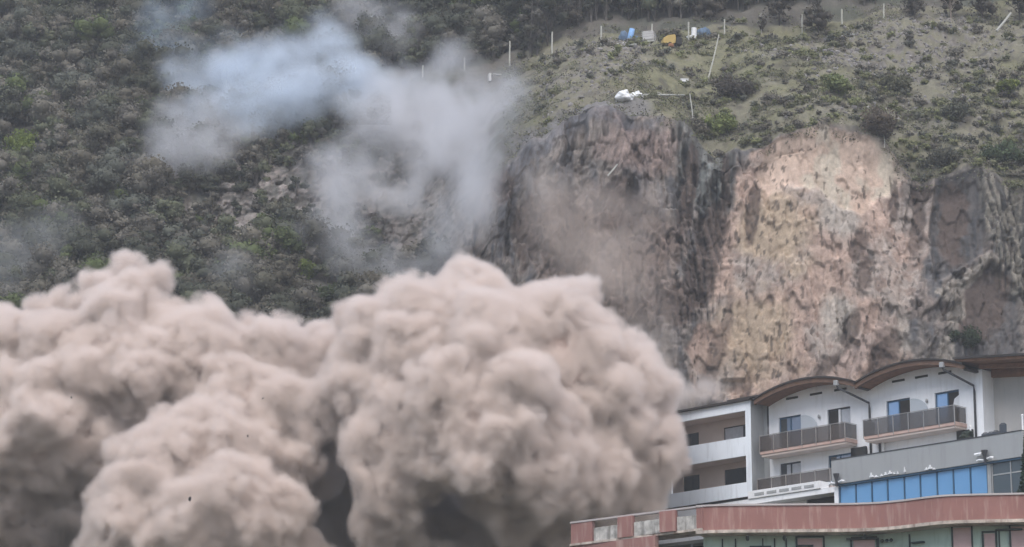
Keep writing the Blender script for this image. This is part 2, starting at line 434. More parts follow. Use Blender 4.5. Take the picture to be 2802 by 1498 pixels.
oc = mixc(n0 * c3(0.185, 0.168, 0.155), n0 * c3(0.085, 0.083, 0.075), sstep(-0.15, 0.35, fine + patch * .5))
oc = mixc(oc, n0 * c3(0.235, 0.205, 0.19), sstep(0.3, 0.6, wobf) * 0.6)
G = mixc(G, oc, outc)
C = mixc(G, C, rock)
C = mixc(C, n0 * c3(0.06, 0.06, 0.06), np.clip(colz * (rib_f > 0.8), 0, 1) * 0.55)
C = C * (1 + colz * (rib_h - 0.5) * 0.5)[:, None]
C = np.clip(C * (1 + 0.12 * wobf[:, None]), 0.02, 0.9)
Q = np.arange(NR * NX).reshape(NR, NX)
Fq = np.stack([Q[:-1, :-1], Q[:-1, 1:], Q[1:, 1:], Q[1:, :-1]], -1).reshape(-1, 4)

pale = np.clip(inpoly(px0, py0, [(2545, 800), (2620, 755), (2700, 690), (2735, 700), (2665, 765), (2640, 790), (2650, 860), (2625, 880), (2610, 980), (2540, 1070), (2500, 1080), (2560, 990), (2590, 900), (2600, 820)], 5, wobn * 6 + wobf * 4)
   + inpoly(px0, py0, [(2190, 1120), (2260, 1030), (2340, 930), (2450, 868), (2440, 905), (2370, 965), (2345, 1030), (2230, 1135)], 4, wobf * 4) + inpoly(px0, py0, [(2310, 1060), (2360, 1040), (2440, 1050), (2400, 1110), (2330, 1100)], 4, wobf * 4), 0, 1) * rock
C = mixc(C, mixc(n0 * c3(0.30, 0.27, 0.235), n0 * c3(0.36, 0.28, 0.245), (1 - sstep(2400, 2520, px0))), pale * 0.85)
# every broken block has its own tone, and the joints between them hold dirt
tone = 1 + ((rA - 0.5) * 0.22 + (rB - 0.5) * 0.36 + (rC - 0.5) * 0.34 + (rD - 0.5) * 0.24) * (1 - 0.25 * scar) * (1 - 0.45 * cream) * (1 - .6 * flatr)
C = C * np.where(rocky > 0.1, tone, 1)[:, None]
C = mixc(C, n0 * c3(0.075, 0.062, 0.055), np.clip(kB * 0.36 + kC * 0.2, 0, 1) * rocky * (1 - .35 * scar) * (1 - .6 * cream))
C = mixc(C, n0 * c3(0.06, 0.05, 0.045), (rD > 0.93) * rocky * 0.7)
hmat = mat_tint("hillside_ground", 0.95, 3.0, 0.2, 0.5, 0.0, 0.10)
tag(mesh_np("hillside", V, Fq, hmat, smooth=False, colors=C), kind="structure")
GRID = V.reshape(NR, NX, 3)
pxg, pyg = project(V); PXG = pxg.reshape(NR, NX); PYG = pyg.reshape(NR, NX)
VIS = np.minimum.accumulate(PYG, axis=0) >= PYG - 0.5     # not hidden behind a lower row
def ground_at(px, py, smin=0.0, smax=4.9):
    """the point of the hillside the photograph shows at px, py"""
    ok = (SS[:, None] >= smin) & (SS[:, None] <= smax)
    d = (PXG - px) ** 2 + (PYG - py) ** 2 + np.where(ok, 0, 1e9)
    i = np.unravel_index(np.argmin(d), d.shape)
    return GRID[i].copy()

# wide ground that everything stands on
def mat_field():
    return mat_plain("valley_ground", (0.09, 0.085, 0.06), 0.95, var=0.35, scale=0.08, bump=0.3)
gv, gf = [], []
xs = np.concatenate([[-800, -400], np.linspace(-200, 200, 41), [400, 800]])
ys = np.concatenate([[-300, -100, 0, 30], np.linspace(60, 206, 22), [300, 800]])
def gz(x, y):
    if y < 60: return -2.0
    if y > 206: return 14.0
    return -2.0 + 22.0 * float(sstep(55, 150, y)) + 4.6 * float(sstep(156, 176, y))
for y in ys:
    for x in xs: gv.append((x, y, gz(x, y)))
nx = len(xs)
for j in range(len(ys) - 1):
    for i in range(nx - 1): gf.append((j * nx + i, j * nx + i + 1, (j + 1) * nx + i + 1, (j + 1) * nx + i))
tag(mesh_np("ground", np.array(gv), np.array(gf), mat_field(), smooth=True), kind="structure")
# ------------------------------------------------------------------ mesh builder
class MB:
    def __init__(s): s.v = []; s.f = []
    def box(s, x0, x1, y0, y1, z0, z1):
        n = len(s.v)
        s.v += [(x0, y0, z0), (x1, y0, z0), (x1, y1, z0), (x0, y1, z0), (x0, y0, z1), (x1, y0, z1), (x1, y1, z1), (x0, y1, z1)]
        s.f += [[n + i for i in q] for q in ((0, 3, 2, 1), (4, 5, 6, 7), (0, 1, 5, 4), (1, 2, 6, 5), (2, 3, 7, 6), (3, 0, 4, 7))]
        return s
    def quad(s, a, b, c, d):
        n = len(s.v); s.v += [a, b, c, d]; s.f.append([n, n + 1, n + 2, n + 3]); return s
    def tube(s, pts, r, n=8, r1=None):
        pts = [Vector(p) for p in pts]; m = len(pts); base = len(s.v)
        for i, p in enumerate(pts):
            t = (pts[min(i + 1, m - 1)] - pts[max(i - 1, 0)]).normalized()
            a = t.orthogonal().normalized() if abs(t.z) > 0.9 else t.cross(Vector((0, 0, 1))).normalized()
            b = t.cross(a)
            rr = r if r1 is None else r + (r1 - r) * i / (m - 1)
            for k in range(n):
                w = 2 * math.pi * k / n
                s.v.append(tuple(p + (a * math.cos(w) + b * math.sin(w)) * rr))
        for i in range(m - 1):
            for k in range(n):
                k2 = (k + 1) % n
                s.f.append([base + i * n + k, base + i * n + k2, base + (i + 1) * n + k2, base + (i + 1) * n + k])
        s.f.append([base + k for k in range(n)][::-1]); s.f.append([base + (m - 1) * n + k for k in range(n)])
        return s
    def lump(s, c, r, seed=0, amp=0.2, sub=2):
        v, f = ico(sub); c = np.array(c); r = np.array(r) * np.ones(3)
        v2 = v * (1 + amp * fbm(v * 1.7 + seed * 3.1, 3, seed))[:, None] * r + c
        n = len(s.v); s.v += [tuple(x) for x in v2]; s.f += [[n + i for i in q] for q in f.tolist()]
        return s
    def build(s, name, mat, parent=None, smooth=False, bevel=0.0):
        me = bpy.data.meshes.new(name); me.from_pydata(s.v, [], s.f)
        bm = bmesh.new(); bm.from_mesh(me); bmesh.ops.recalc_face_normals(bm, faces=bm.faces)
        if bevel:
            bmesh.ops.bevel(bm, geom=bm.edges[:], offset=bevel, segments=1, affect='EDGES')
        bm.to_mesh(me); bm.free()
        if smooth: me.polygons.foreach_set("use_smooth", np.ones(len(me.polygons), bool))
        me.materials.append(mat); me.update()
        o = bpy.data.objects.new(name, me); col.objects.link(o); o.parent = parent
        return o

def ico(sub):
    bm = bmesh.new(); bmesh.ops.create_icosphere(bm, subdivisions=sub, radius=1.0)
    v = np.array([x.co[:] for x in bm.verts]); f = np.array([[w.index for w in q.verts] for q in bm.faces])
    bm.free(); return v, f

def wall_holes(mb, x0, x1, z0, z1, y, holes, reveal=0.22):
    """front sheet at y with real openings and their reveals; holes = (x0,x1,z0,z1)"""
    xs = sorted({x0, x1, *[h[0] for h in holes], *[h[1] for h in holes]}); zs = sorted({z0, z1, *[h[2] for h in holes], *[h[3] for h in holes]})
    xs = [x for x in xs if x0 <= x <= x1]; zs = [z for z in zs if z0 <= z <= z1]
    for a, b in zip(xs[:-1], xs[1:]):
        for c, d in zip(zs[:-1], zs[1:]):
            mx, mz = (a + b) / 2, (c + d) / 2
            if any(h[0] < mx < h[1] and h[2] < mz < h[3] for h in holes): continue
            mb.quad((a, y, c), (b, y, c), (b, y, d), (a, y, d))
    for h in holes:
        a, b, c, d = h
        mb.quad((a, y, c), (a, y, d), (a, y + reveal, d), (a, y + reveal, c))
        mb.quad((b, y, c), (b, y + reveal, c), (b, y + reveal, d), (b, y, d))
        mb.quad((a, y, d), (b, y, d), (b, y + reveal, d), (a, y + reveal, d))
        mb.quad((a, y, c), (a, y + reveal, c), (b, y + reveal, c), (b, y, c))

def mat_glass(name, rgb, rough=0.05, metal=0.0, spec=0.5, alpha=None):
    m, N, L = mat_new(name)
    b = N["Principled BSDF"]
    b.inputs["Base Color"].default_value = (*rgb, 1); b.inputs["Roughness"].default_value = rough; b.inputs["Metallic"].default_value = metal
    b.inputs["Specular IOR Level"].default_value = spec
    tc = N.new("ShaderNodeTexCoord"); n = N.new("ShaderNodeTexNoise"); n.inputs["Scale"].default_value = 0.55; n.inputs["Detail"].default_value = 2
    L.new(tc.outputs["Object"], n.inputs["Vector"])
    bp = N.new("ShaderNodeBump"); bp.inputs["Strength"].default_value = 0.25; bp.inputs["Distance"].default_value = 0.05
    L.new(n.outputs[0], bp.inputs["Height"]); L.new(bp.outputs[0], b.inputs["Normal"])
    if alpha is not None: b.inputs["Alpha"].default_value = alpha
    return m

HA = R(44)
HO = at(2500, 1250, 185)
HU = np.array([math.cos(HA), -math.sin(HA), 0]); HV = np.array([math.sin(HA), math.cos(HA), 0])
BASEZ = 8.0                                            # the hotel's empty stands this far below its datum
def loc(px, py, yo):
    d = ray(px, py); t = ((HO @ HV) + yo) / (d @ HV); p = d * t - HO
    return float(p @ HU), float(p[2]) + BASEZ
hotel = empty("hotel", (HO[0], HO[1], HO[2] - BASEZ), -HA)
tag(hotel, "white multi-storey hotel with arched timber roofs, glass balconies and a blue glazed pavilion", "building")

M_white = mat_plain("white_plaster", (0.82, 0.83, 0.85), 0.85, var=0.04, scale=0.7, bump=0.05, stain=(0.6, 0.6, 0.6), stain_amt=0.35)
M_wing = mat_plain("wing_plaster", (0.76, 0.81, 0.86), 0.8, var=0.05, scale=0.7, stain=(0.4, 0.42, 0.45), stain_amt=0.3)
M_beige = mat_plain("beige_plaster", (0.60, 0.51, 0.46), 0.9, var=0.07, scale=0.8)
M_greyret = mat_plain("grey_and_shaded_plaster", (0.33, 0.34, 0.345), 0.85, var=0.06, scale=0.8, stain=(.18, .18, .18), stain_amt=0.4)
M_fascia = mat_plain("grey_fascia", (0.32, 0.33, 0.335), 0.6, var=0.04, scale=0.5, stain=(0.24, 0.24, 0.25), stain_amt=0.4)
M_wood = mat_plain("brown_timber", (0.20, 0.105, 0.062), 0.65, var=0.3, scale=2.5, bump=0.2)
M_wood2 = mat_plain("light_timber", (0.13, 0.075, 0.05), 0.65, var=0.25, scale=2.5)
M_roofing = mat_plain("dark_roofing", (0.045, 0.04, 0.037), 0.7, var=0.2)
M_frame = mat_plain("dark_frame", (0.05, 0.06, 0.075), 0.4, var=0.1)
M_bframe = mat_plain("blue_frame", (0.04, 0.10, 0.17), 0.4, var=0.1)
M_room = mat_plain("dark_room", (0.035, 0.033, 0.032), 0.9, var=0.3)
M_terra = mat_plain("pink_balcony_edge", (0.50, 0.35, 0.30), 0.85, var=0.12, scale=1.5, stain=(0.55, 0.47, 0.42), stain_amt=0.5)
M_steel = mat_plain("steel_rail", (0.42, 0.40, 0.38), 0.35, metal=0.6, var=0.08)
M_lightm = mat_plain("white_metal", (0.75, 0.76, 0.77), 0.4, var=0.06)
M_smoke = mat_glass("smoked_glass", (0.085, 0.075, 0.072), 0.12, 0.0, 0.5, 0.68)
M_win = mat_glass("sky_glass", (0.30, 0.42, 0.60), 0.10, 0.55, 0.6)
M_dglass = mat_glass("dark_glass", (0.05, 0.065, 0.075), 0.08, 0.0, 0.7)
M_blue = mat_glass("blue_glazing", (0.14, 0.32, 0.56), 0.12, 0.12, 0.6)
M_curtain = mat_plain("net_curtain", (0.5, 0.52, 0.56), 0.9, var=0.1, scale=4)
M_pipe = mat_plain("dark_pipe", (0.06, 0.062, 0.068), 0.4, var=0.1)
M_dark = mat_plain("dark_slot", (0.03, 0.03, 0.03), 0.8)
M_screen = mat_glass("frosted_screen", (0.46, 0.50, 0.54), 0.5, 0.0, 0.4)
B = BASEZ

# door positions (x0, x1, z0, z1) on the main wall
doors_up = [(-11.1, -9.2, B + 1.72, B + 4.07, 'blue'), (-6.95, -5.05, B + 1.72, B + 4.05, 'open'), (-2.05, -0.15, B + 1.62, B + 3.93, 'blueopen'), (1.82, 3.72, B + 1.62, B + 3.92, 'bluewhite')]
doors_lo = [(-11.1, -9.3, B - 1.05, B + 0.92, 'net'), (-7.0, -5.1, B - 1.05, B + 0.95, 'blue'), (-1.9, 0.1, B - 1.5, B + 0.5, 'net'), (2.1, 3.6, B - 1.5, B + 0.55, 'net')]
def arc_z(x, x0, x1, zs, zc):
    h = (x1 - x0) / 2; k = zc - zs; rad = (h * h + k * k) / (2 * k); xm = (x0 + x1) / 2
    return zs - (rad - k) + math.sqrt(max(rad * rad - (x - xm) ** 2, 0))
ARCH = [(-11.95, -3.45, B + 4.98, B + 5.78), (-3.45, 5.2, B + 4.86, B + 5.68)]
for wi, (x0, x1, zs, zc) in enumerate(ARCH):
    mb = MB()
    y = 0.0 if wi == 1 else 0.06
    hs = [d[:4] for d in doors_up + doors_lo if x0 < d[0] < x1]
    wall_holes(mb, x0, x1, 0.5, zs - 0.02, y, hs)
    n = 28
    for i in range(n):
        a, b = x0 + (x1 - x0) * i / n, x0 + (x1 - x0) * (i + 1) / n
        mb.quad((a, y, zs - 0.02), (b, y, zs - 0.02), (b, y, arc_z(b, x0, x1, zs, zc) - 0.02), (a, y, arc_z(a, x0, x1, zs, zc) - 0.02))
    mb.build("wall", M_white, hotel)
    # barrel roof with an overhang: timber soffit, edge beams, dark roofing on top
    roof = MB(); soff = MB(); beam = MB()
    for i in range(n):
        a, b = x0 + (x1 - x0) * i / n, x0 + (x1 - x0) * (i + 1) / n
        za, zb = arc_z(a, x0, x1, zs, zc), arc_z(b, x0, x1, zs, zc)
        def slab(m, y0, y1, lo, hi):
            k = len(m.v)
            m.v += [(a, y0, za + lo), (b, y0, zb + lo), (b, y1, zb + lo), (a, y1, za + lo), (a, y0, za + hi), (b, y0, zb + hi), (b, y1, zb + hi), (a, y1, za + hi)]
            m.f += [[k + j for j in q] for q in ((0, 3, 2, 1), (4, 5, 6, 7), (0, 1, 5, 4), (2, 3, 7, 6))]
        slab(soff, -1.42, 9.0, 0.0, 0.10)
        slab(roof, -1.62, 9.2, 0.20, 0.31)
        slab(beam, -1.52, -1.30, -0.10, 0.196)
        pass
    rf = roof.build("roof", M_roofing, hotel)
    soff.build("soffit", M_wood, rf)
    beam.build("edge_beam", M_wood2, rf)
    # slots under the eave
    for k in range(3):
        xs_ = x0 + 1.55 + k * 2.05 if wi == 0 else x0 + 1.95 + k * 1.85
        s = MB(); s.box(xs_, xs_ + 1.0, y - 0.05, y + 0.02, zs + 0.22, zs + 0.36); s.build("vent_slot", M_dark, hotel)
# gutter valley, rainwater heads and downpipes
for xp, zt, xe, lab in ((-3.55, B + 5.0, -3.38, 0), (4.95, B + 4.95, 4.95, 1)):
    m = MB(); m.tube([(xp - 1.35, -1.55, zt + 0.25), (xp - 1.3, -1.5, zt + 0.02), (xe, -0.10, zt - 1.0), (xe + 0.02, -0.09, zt - 1.35), (xe + 0.02, -0.09, B - 0.6)], 0.075)
    dp = m.build("downpipe", M_pipe, hotel, True)
    h = MB(); h.box(xp - 1.5, xp - 1.2, -1.72, -1.40, zt + 0.14, zt + 0.5); h.build("rainwater_head", M_greyret, dp, bevel=0.03)
# blunt infill between the arches
m = MB(); m.box(-3.62, -3.28, -1.3, 9.0, B + 4.86, B + 5.04); m.box(5.05, 5.3, -1.3, 9, B + 4.75, B + 4.9); m.build("valley_gutter", M_roofing, hotel)

def make_door(x0, x1, z0, z1, kind, y=0.0, parent=None):
    f = MB(); t = 0.07; yy = y + 0.12
    f.box(x0 + .003, x0 + t, yy, yy + 0.08, z0, z1); f.box(x1 - t, x1 - .003, yy, yy + 0.08, z0, z1)
    f.box(x0 + t, x1 - t, yy, yy + 0.08, z1 - t * 1.6, z1 - .003); f.box(x0 + t, x1 - t, yy, yy + 0.08, z0 + .003, z0 + t)
    xm = (x0 + x1) / 2; f.box(xm - 0.05, xm + 0.05, yy - 0.01, yy + 0.07, z0 + t, z1 - t * 1.6)
    fr = f.build("balcony_door", M_bframe if kind.startswith('blue') else M_frame, parent or hotel)
    a = {'blue': (M_dglass, M_win), 'open': (M_room, M_curtain), 'blueopen': (M_win, M_room), 'bluewhite': (M_win, M_room), 'net': (M_dglass, M_curtain)}[kind]
    split = 0.3 if kind == 'blue' else 0.5
    if kind == 'blue': a = (M_dglass, M_win)
    if kind == 'net': split = 0.25
    xs_ = x0 + t + (x1 - x0 - 2 * t) * split
    p = MB(); p.box(x0 + t, xs_, yy + 0.03, yy + 0.05, z0 + t, z1 - t * 1.6); p.build("pane", a[0], fr)
    p = MB(); p.box(xs_ + .004, x1 - t, yy + 0.03, yy + 0.05, z0 + t, z1 - t * 1.6); p.build("pane", a[1], fr)
    if kind == 'open':
        p = MB(); p.box(xm - 0.06, xm + 0.10, yy - 0.08, yy - 0.02, z0 + t, z1 - 0.1); p.build("sash", M_lightm, fr)
    if kind == 'bluewhite':
        p = MB(); p.v += [(x1 - 0.62, yy, z0 + 1.1), (x1 - 0.09, yy, z0 + 1.1), (x1 - 0.09, yy, z1 - 0.35), (x1 - 0.45, yy, z1 - 0.55),
                         (x1 - 0.62, yy + .02, z0 + 1.1), (x1 - 0.09, yy + .02, z0 + 1.1), (x1 - 0.09, yy + .02, z1 - 0.35), (x1 - 0.45, yy + .02, z1 - 0.55)]
        p.f += [[0, 1, 2, 3], [7, 6, 5, 4], [0, 4, 5, 1], [1, 5, 6, 2], [2, 6, 7, 3], [3, 7, 4, 0]]; p.build("curtain", M_lightm, fr)
    return fr
for d in doors_up + doors_lo: make_door(*d, y=0.06 if d[0] < -3.45 else 0.0)
# half-round privacy screens beside two of the doors and small round wall lamps
for x0, zt in ((-9.1, B + 3.95), (-0.05, B + 3.8)):
    m = MB(); n = 14; r = 1.35; k = 0
    for i in range(n):
        a0, a1 = math.pi / 2 * i / n, math.pi / 2 * (i + 1) / n
        zb_ = zt - 2.2
        pa = (r * math.sin(a0), zt - (1 - math.cos(a0)) * 0.95); pb = (r * math.sin(a1), zt - (1 - math.cos(a1)) * 0.95)
        m.quad((x0 + pa[0], -0.05, zb_), (x0 + pb[0], -0.05, zb_), (x0 + pb[0], -0.05, pb[1]), (x0 + pa[0], -0.05, pa[1]))
        m.quad((x0 + pa[0], -0.09, zb_), (x0 + pb[0], -0.09, zb_), (x0 + pb[0], -0.09, pb[1]), (x0 + pa[0], -0.09, pa[1]))
        m.quad((x0 + pa[0], -0.05, pa[1]), (x0 + pb[0], -0.05, pb[1]), (x0 + pb[0], -0.09, pb[1]), (x0 + pa[0], -0.09, pa[1]))
    m.build("privacy_screen", M_screen, hotel)
for px_, py_ in ((2240, 1140), (2535, 1097)):
    x, z = loc(px_, py_, -0.1)
    m = MB(); m.lump((x, -0.08, z), (0.10, 0.08, 0.14), 1, 0.05, 2); m.build("wall_lamp", M_greyret, hotel, True)

def balcony(x0, x1, zt, zr, npan, depth=1.3, y=0.0, edge=M_terra, ret_left=True):
    """floor slab, posts, smoked panes and hand rail, one balcony = one part with sub-parts"""
    s = MB(); s.box(x0, x1, y - depth, y - 0.003, zt - 0.26, zt)
    sl = s.build("balcony", edge, hotel, bevel=0.015)
    s = MB(); s.box(x0 + 0.06, x1 - 0.06, y - depth + 0.08, y - 0.003, zt - 0.40, zt - 0.263); s.build("balcony_underside", M_beige, sl)
    w = (x1 - x0) / npan
    for i in range(npan):
        p = MB(); p.box(x0 + w * i + 0.035, x0 + w * (i + 1) - 0.035, y - depth - 0.03, y - depth - 0.012, zt - 0.05, zr - 0.05); p.build("glass_panel", M_smoke, sl)
    for xx in (x0, x1):
        p = MB(); p.box(xx - 0.012, xx + 0.012, y - depth + 0.03, y - 0.1, zt + 0.02, zr - 0.05); p.build("glass_panel", M_smoke, sl)
    for i in range(npan + 1):
        p = MB(); p.box(x0 + w * i - 0.022, x0 + w * i + 0.022, y - depth - 0.05, y - depth + 0.0, zt - 0.2, zr); p.build("post", M_steel, sl)
    r = MB(); r.tube([(x0, y - 0.05, zr), (x0, y - depth - 0.03, zr + .0), (x1, y - depth - 0.03, zr), (x1, y - 0.05, zr)], 0.028, 6)
    r.build("handrail", M_steel, sl)
    return sl
balcony(-11.72, -4.52, B + 1.70, B + 2.72, 6, y=0.06)
balcony(-2.98, 4.25, B + 1.58, B + 2.62, 6)
balcony(-12.0, -5.85, B - 1.02, B - 0.18, 5, y=0.06, edge=M_wing)

# white gutter box with dark slots under the lower balcony, its soffit and the dark opening below
m = MB(); m.box(-12.0, -5.9, -2.3, -1.35, B - 1.66, B - 1.14)
gb = m.build("cornice", M_lightm, hotel, bevel=0.02)
for k in range(5):
    p = MB(); p.box(-11.4 + k * 1.05, -10.6 + k * 1.05, -2.33, -2.303, B - 1.50, B - 1.32); p.build("slot", M_greyret, gb)
m = MB(); m.box(-12.2, -3.6, -2.2, 0.05, B - 2.02, B - 1.665); m.build("canopy", M_white, hotel)
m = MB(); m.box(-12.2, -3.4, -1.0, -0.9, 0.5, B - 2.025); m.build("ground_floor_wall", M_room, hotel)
m = MB(); m.box(-11.9, -8.0, -1.1, -1.003, 0.5, B - 2.03); m.build("wall", M_white, hotel)

# --- left wing: a white frame with two deep loggias
WX1 = -12.42
m = MB()
hw = [(-19.6, -12.9, B + 2.84, B + 4.64), (-19.6, -12.9, B - 0.27, B + 1.55), (-26.6, -20.0, B + 2.84, B + 4.64), (-26.6, -20.0, B - 0.27, B + 1.55)]
wall_holes(m, -27, WX1, B - 1.25, B + 5.28, -1.3, hw, 0.0)
for (a, b, c, d) in hw:
    m.quad((a, -1.3, d), (b, -1.3, d), (b, -1.1, d), (a, -1.1, d)); m.quad((a, -1.3, c), (b, -1.3, c), (b, -1.1, c), (a, -1.1, c))
    m.quad((b, -1.3, c), (b, -1.1, c), (b, -1.1, d), (b, -1.3, d)); m.quad((a, -1.3, c), (a, -1.3, d), (a, -1.1, d), (a, -1.1, c))
m.build("wing_frame", M_wing, hotel)
m = MB(); m.quad((WX1, -1.3, 0.5), (WX1, 0.1, 0.5), (WX1, 0.1, B + 5.3), (WX1, -1.3, B + 5.3)); m.quad((WX1, 0.06, 0.5), (-12.1, 0.06, 0.5), (-12.1, 0.06, B + 5.2), (WX1, 0.06, B + 5.2)); m.build("wing_side_wall", M_greyret, hotel)  # the return wall's shade is put into its grey colour
m = MB(); m.box(-27, WX1 + 0.1, -1.55, 6, B + 5.3, B + 5.42); m.box(-14.3, WX1 + 0.75, -1.5, 5.9, B + 5.425, B + 5.52); m.build("roof", M_roofing, hotel)
for zf, zc in ((B + 1.75, B + 4.64), (B - 1.2, B + 1.55)):
    m = MB(); hh = []
    xa, _ = loc(1980, 1180, 0.3); xb = -12.75
    hh.append((xa, xb, zf + 0.95, zf + 2.35)); 
    xl0, _ = loc(1868, 1200, 0.3); xl1, _ = loc(1912, 1190, 0.3)
    hh.append((xl0, xl1, zf + 0.95, zf + 2.35)); hh.append((xl0 - 5, xl1 - 5, zf + 0.95, zf + 2.35))
    wall_holes(m, -27, WX1 - 0.02, zf, zc + 0.1, 0.3, hh, 0.15)
    m.build("loggia_wall", M_beige, hotel)
    m = MB(); m.box(-27, WX1 - 0.02, -1.1, 0.28, zc + 0.003, zc + 0.2); m.build("loggia_ceiling", M_beige, hotel)
    m = MB(); m.box(-27, WX1 - 0.02, -1.1, 0.28, zf - 0.2, zf - 0.003); m.build("loggia_floor", M_beige, hotel)
    for h in hh:
        f = MB(); t = 0.06; yy = 0.38
        f.box(h[0], h[0] + t, yy, yy + .06, h[2], h[3]); f.box(h[1] - t, h[1], yy, yy + .06, h[2], h[3]); f.box((h[0] + h[1]) / 2 - t / 2, (h[0] + h[1]) / 2 + t / 2, yy, yy + .06, h[2] + t, h[3] - t)
        f.box(h[0] + t, h[1] - t, yy, yy + .06, h[3] - t, h[3]); f.box(h[0] + t, h[1] - t, yy, yy + .06, h[2], h[2] + t)
        fr = f.build("window", M_frame, hotel)
        p = MB(); p.box(h[0] + t, (h[0] + h[1]) / 2 - t / 2, yy + 0.02, yy + 0.04, h[2] + t, h[3] - t); p.build("pane", M_curtain if h is hh[0] and zf > B else M_dglass, fr)
        p = MB(); p.box((h[0] + h[1]) / 2 + t / 2, h[1] - t, yy + 0.02, yy + 0.04, h[2] + t, h[3] - t); p.build("pane", M_dglass, fr)
m = MB(); m.box(-27, WX1, -1.2, 0.2, 0.5, B - 1.42); m.build("wall", M_white, hotel)
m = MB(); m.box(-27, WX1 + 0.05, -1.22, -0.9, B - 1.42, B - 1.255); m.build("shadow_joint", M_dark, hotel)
m = MB(); m.box(-27, 5.2, 9.0, 9.2, 0.5, B + 4.8); m.box(-27.2, -27.003, -1.3, 9, 0.5, B + 5.28); m.build("rear_wall", M_greyret, hotel)

# --- right section, set back under its own timber roof
m = MB(); wall_holes(m, 5.55, 13, 0.5, B + 4.95, 1.2, [], .2)
m.build("wall", mat_plain("warm_plaster", (0.43, 0.41, 0.39), 0.85, var=0.06, scale=0.5, stain=(.3, .3, .31), stain_amt=.5), hotel)
m = MB(); m.quad((5.2, 0, 0.5), (5.55, 0, 0.5), (5.55, 0, B + 4.95), (5.2, 0, B + 4.95)); m.quad((5.55, 0, 0.5), (5.55, 1.2, 0.5), (5.55, 1.2, B + 4.95), (5.55, 0, B + 4.95)); m.build("corner_pier", M_white, hotel)
def sloped(mb, x0, x1, y0, y1, za, zb, lo, hi):
    k = len(mb.v)
    mb.v += [(x0, y0, za + lo), (x1, y0, zb + lo), (x1, y1, zb + lo), (x0, y1, za + lo), (x0, y0, za + hi), (x1, y0, zb + hi), (x1, y1, zb + hi), (x0, y1, za + hi)]
    mb.f += [[k + j for j in q] for q in ((0, 3, 2, 1), (4, 5, 6, 7), (0, 1, 5, 4), (1, 2, 6, 5), (2, 3, 7, 6), (3, 0, 4, 7))]
m = MB(); sloped(m, 4.55, 13, -1.75, 9, B + 5.32, B + 4.45, 0.16, 0.30); rf = m.build("roof", M_roofing, hotel)
m = MB(); sloped(m, 4.6, 13, -1.6, 9, B + 5.32, B + 4.45, 0.0, 0.157); m.build("soffit", M_wood, rf)
m = MB(); sloped(m, 5.6, 13, -0.4, -0.15, B + 5.2, B + 4.35, -0.28, 0.0); sloped(m, 5.6, 13, 0.95, 1.18, B + 5.1, B + 4.3, -0.55, 0.0); m.build("edge_beam", M_wood, rf)
m = MB(); m.box(9.3, 13, 0.2, 0.5, B + 3.6, B + 4.4); m.build("beam", M_wood, rf)

# --- glazed pavilion with a flat roof terrace
m = MB(); m.box(-2.85, 11.75, -5.0, -4.7, B - 2.14, B - 0.55)
pav = m.build("pavilion_fascia", M_fascia, hotel, bevel=0.01)
m = MB(); m.box(-2.7, 11.7, -4.697, -0.003, B - 1.2, B - 1.0); m.build("terrace_deck", M_greyret, hotel)
m = MB(); m.box(-2.85, 11.75, -5.04, -4.66, B - 0.547, B - 0.50); m.build("coping", M_pipe, pav)
m = MB(); m.box(-2.6, 11.7, -4.93, -4.5, B - 2.26, B - 2.143); m.build("shadow_gap", M_bframe, pav)
pe = [loc(p_, 1350, -4.7)[0] for p_ in (2300, 2344, 2388, 2431, 2477, 2521, 2567, 2612, 2659, 2706)]
gz0, gz1 = B - 6.5, B - 2.263
fr = MB()
for i, x in enumerate(pe): fr.box(x - 0.045, x + 0.045, -4.80, -4.64, gz0, gz1)
fro = fr.build("glazing_frame", M_bframe, hotel)
for i in range(9):
    p = MB(); p.box(pe[i] + 0.045, pe[i + 1] - 0.045, -4.74, -4.71, gz0, gz1); p.build("blue_pane", M_blue, fro)
m = MB(); m.box(pe[9] + 0.048, pe[9] + 0.30, -4.86, -4.6, gz0, gz1); m.build("pier", M_greyret, hotel)
fr = MB(); xr = pe[9] + 0.33
xs4 = [xr, xr + 1.35, xr + 2.7, xr + 4.0]
for x in xs4: fr.box(x, x + 0.07, -4.8, -4.68, gz0, gz1)
for a, b in zip(xs4[:-1], xs4[1:]): fr.box(a + 0.07, b, -4.79, -4.69, B - 3.02, B - 2.94)
fo = fr.build("glazing_frame", M_steel, hotel)
for a, b in zip(xs4[:-1], xs4[1:]):
    p = MB(); p.box(a + 0.07, b, -4.75, -4.72, B - 2.937, gz1); p.build("dark_pane", M_dglass, fo)
    p = MB(); p.box(a + 0.07, b, -4.75, -4.72, gz0, B - 3.023); p.build("dark_pane", M_dglass, fo)
m = MB(); m.box(pe[0] - 0.35, pe[0] - 0.05, -4.9, -4.5, gz0, gz1); m.build("pier", M_white, hotel)
m = MB(); m.quad((pe[0] - 0.3, -4.5, gz0), (pe[0] - .3, -0.5, gz0), (pe[0] - .3, -0.5, gz1), (pe[0] - .3, -4.5, gz1)); m.box(-2.5, 11, -3.2, -3.0, gz0, B - 2.3); m.build("pavilion_inner_wall", M_room, hotel)
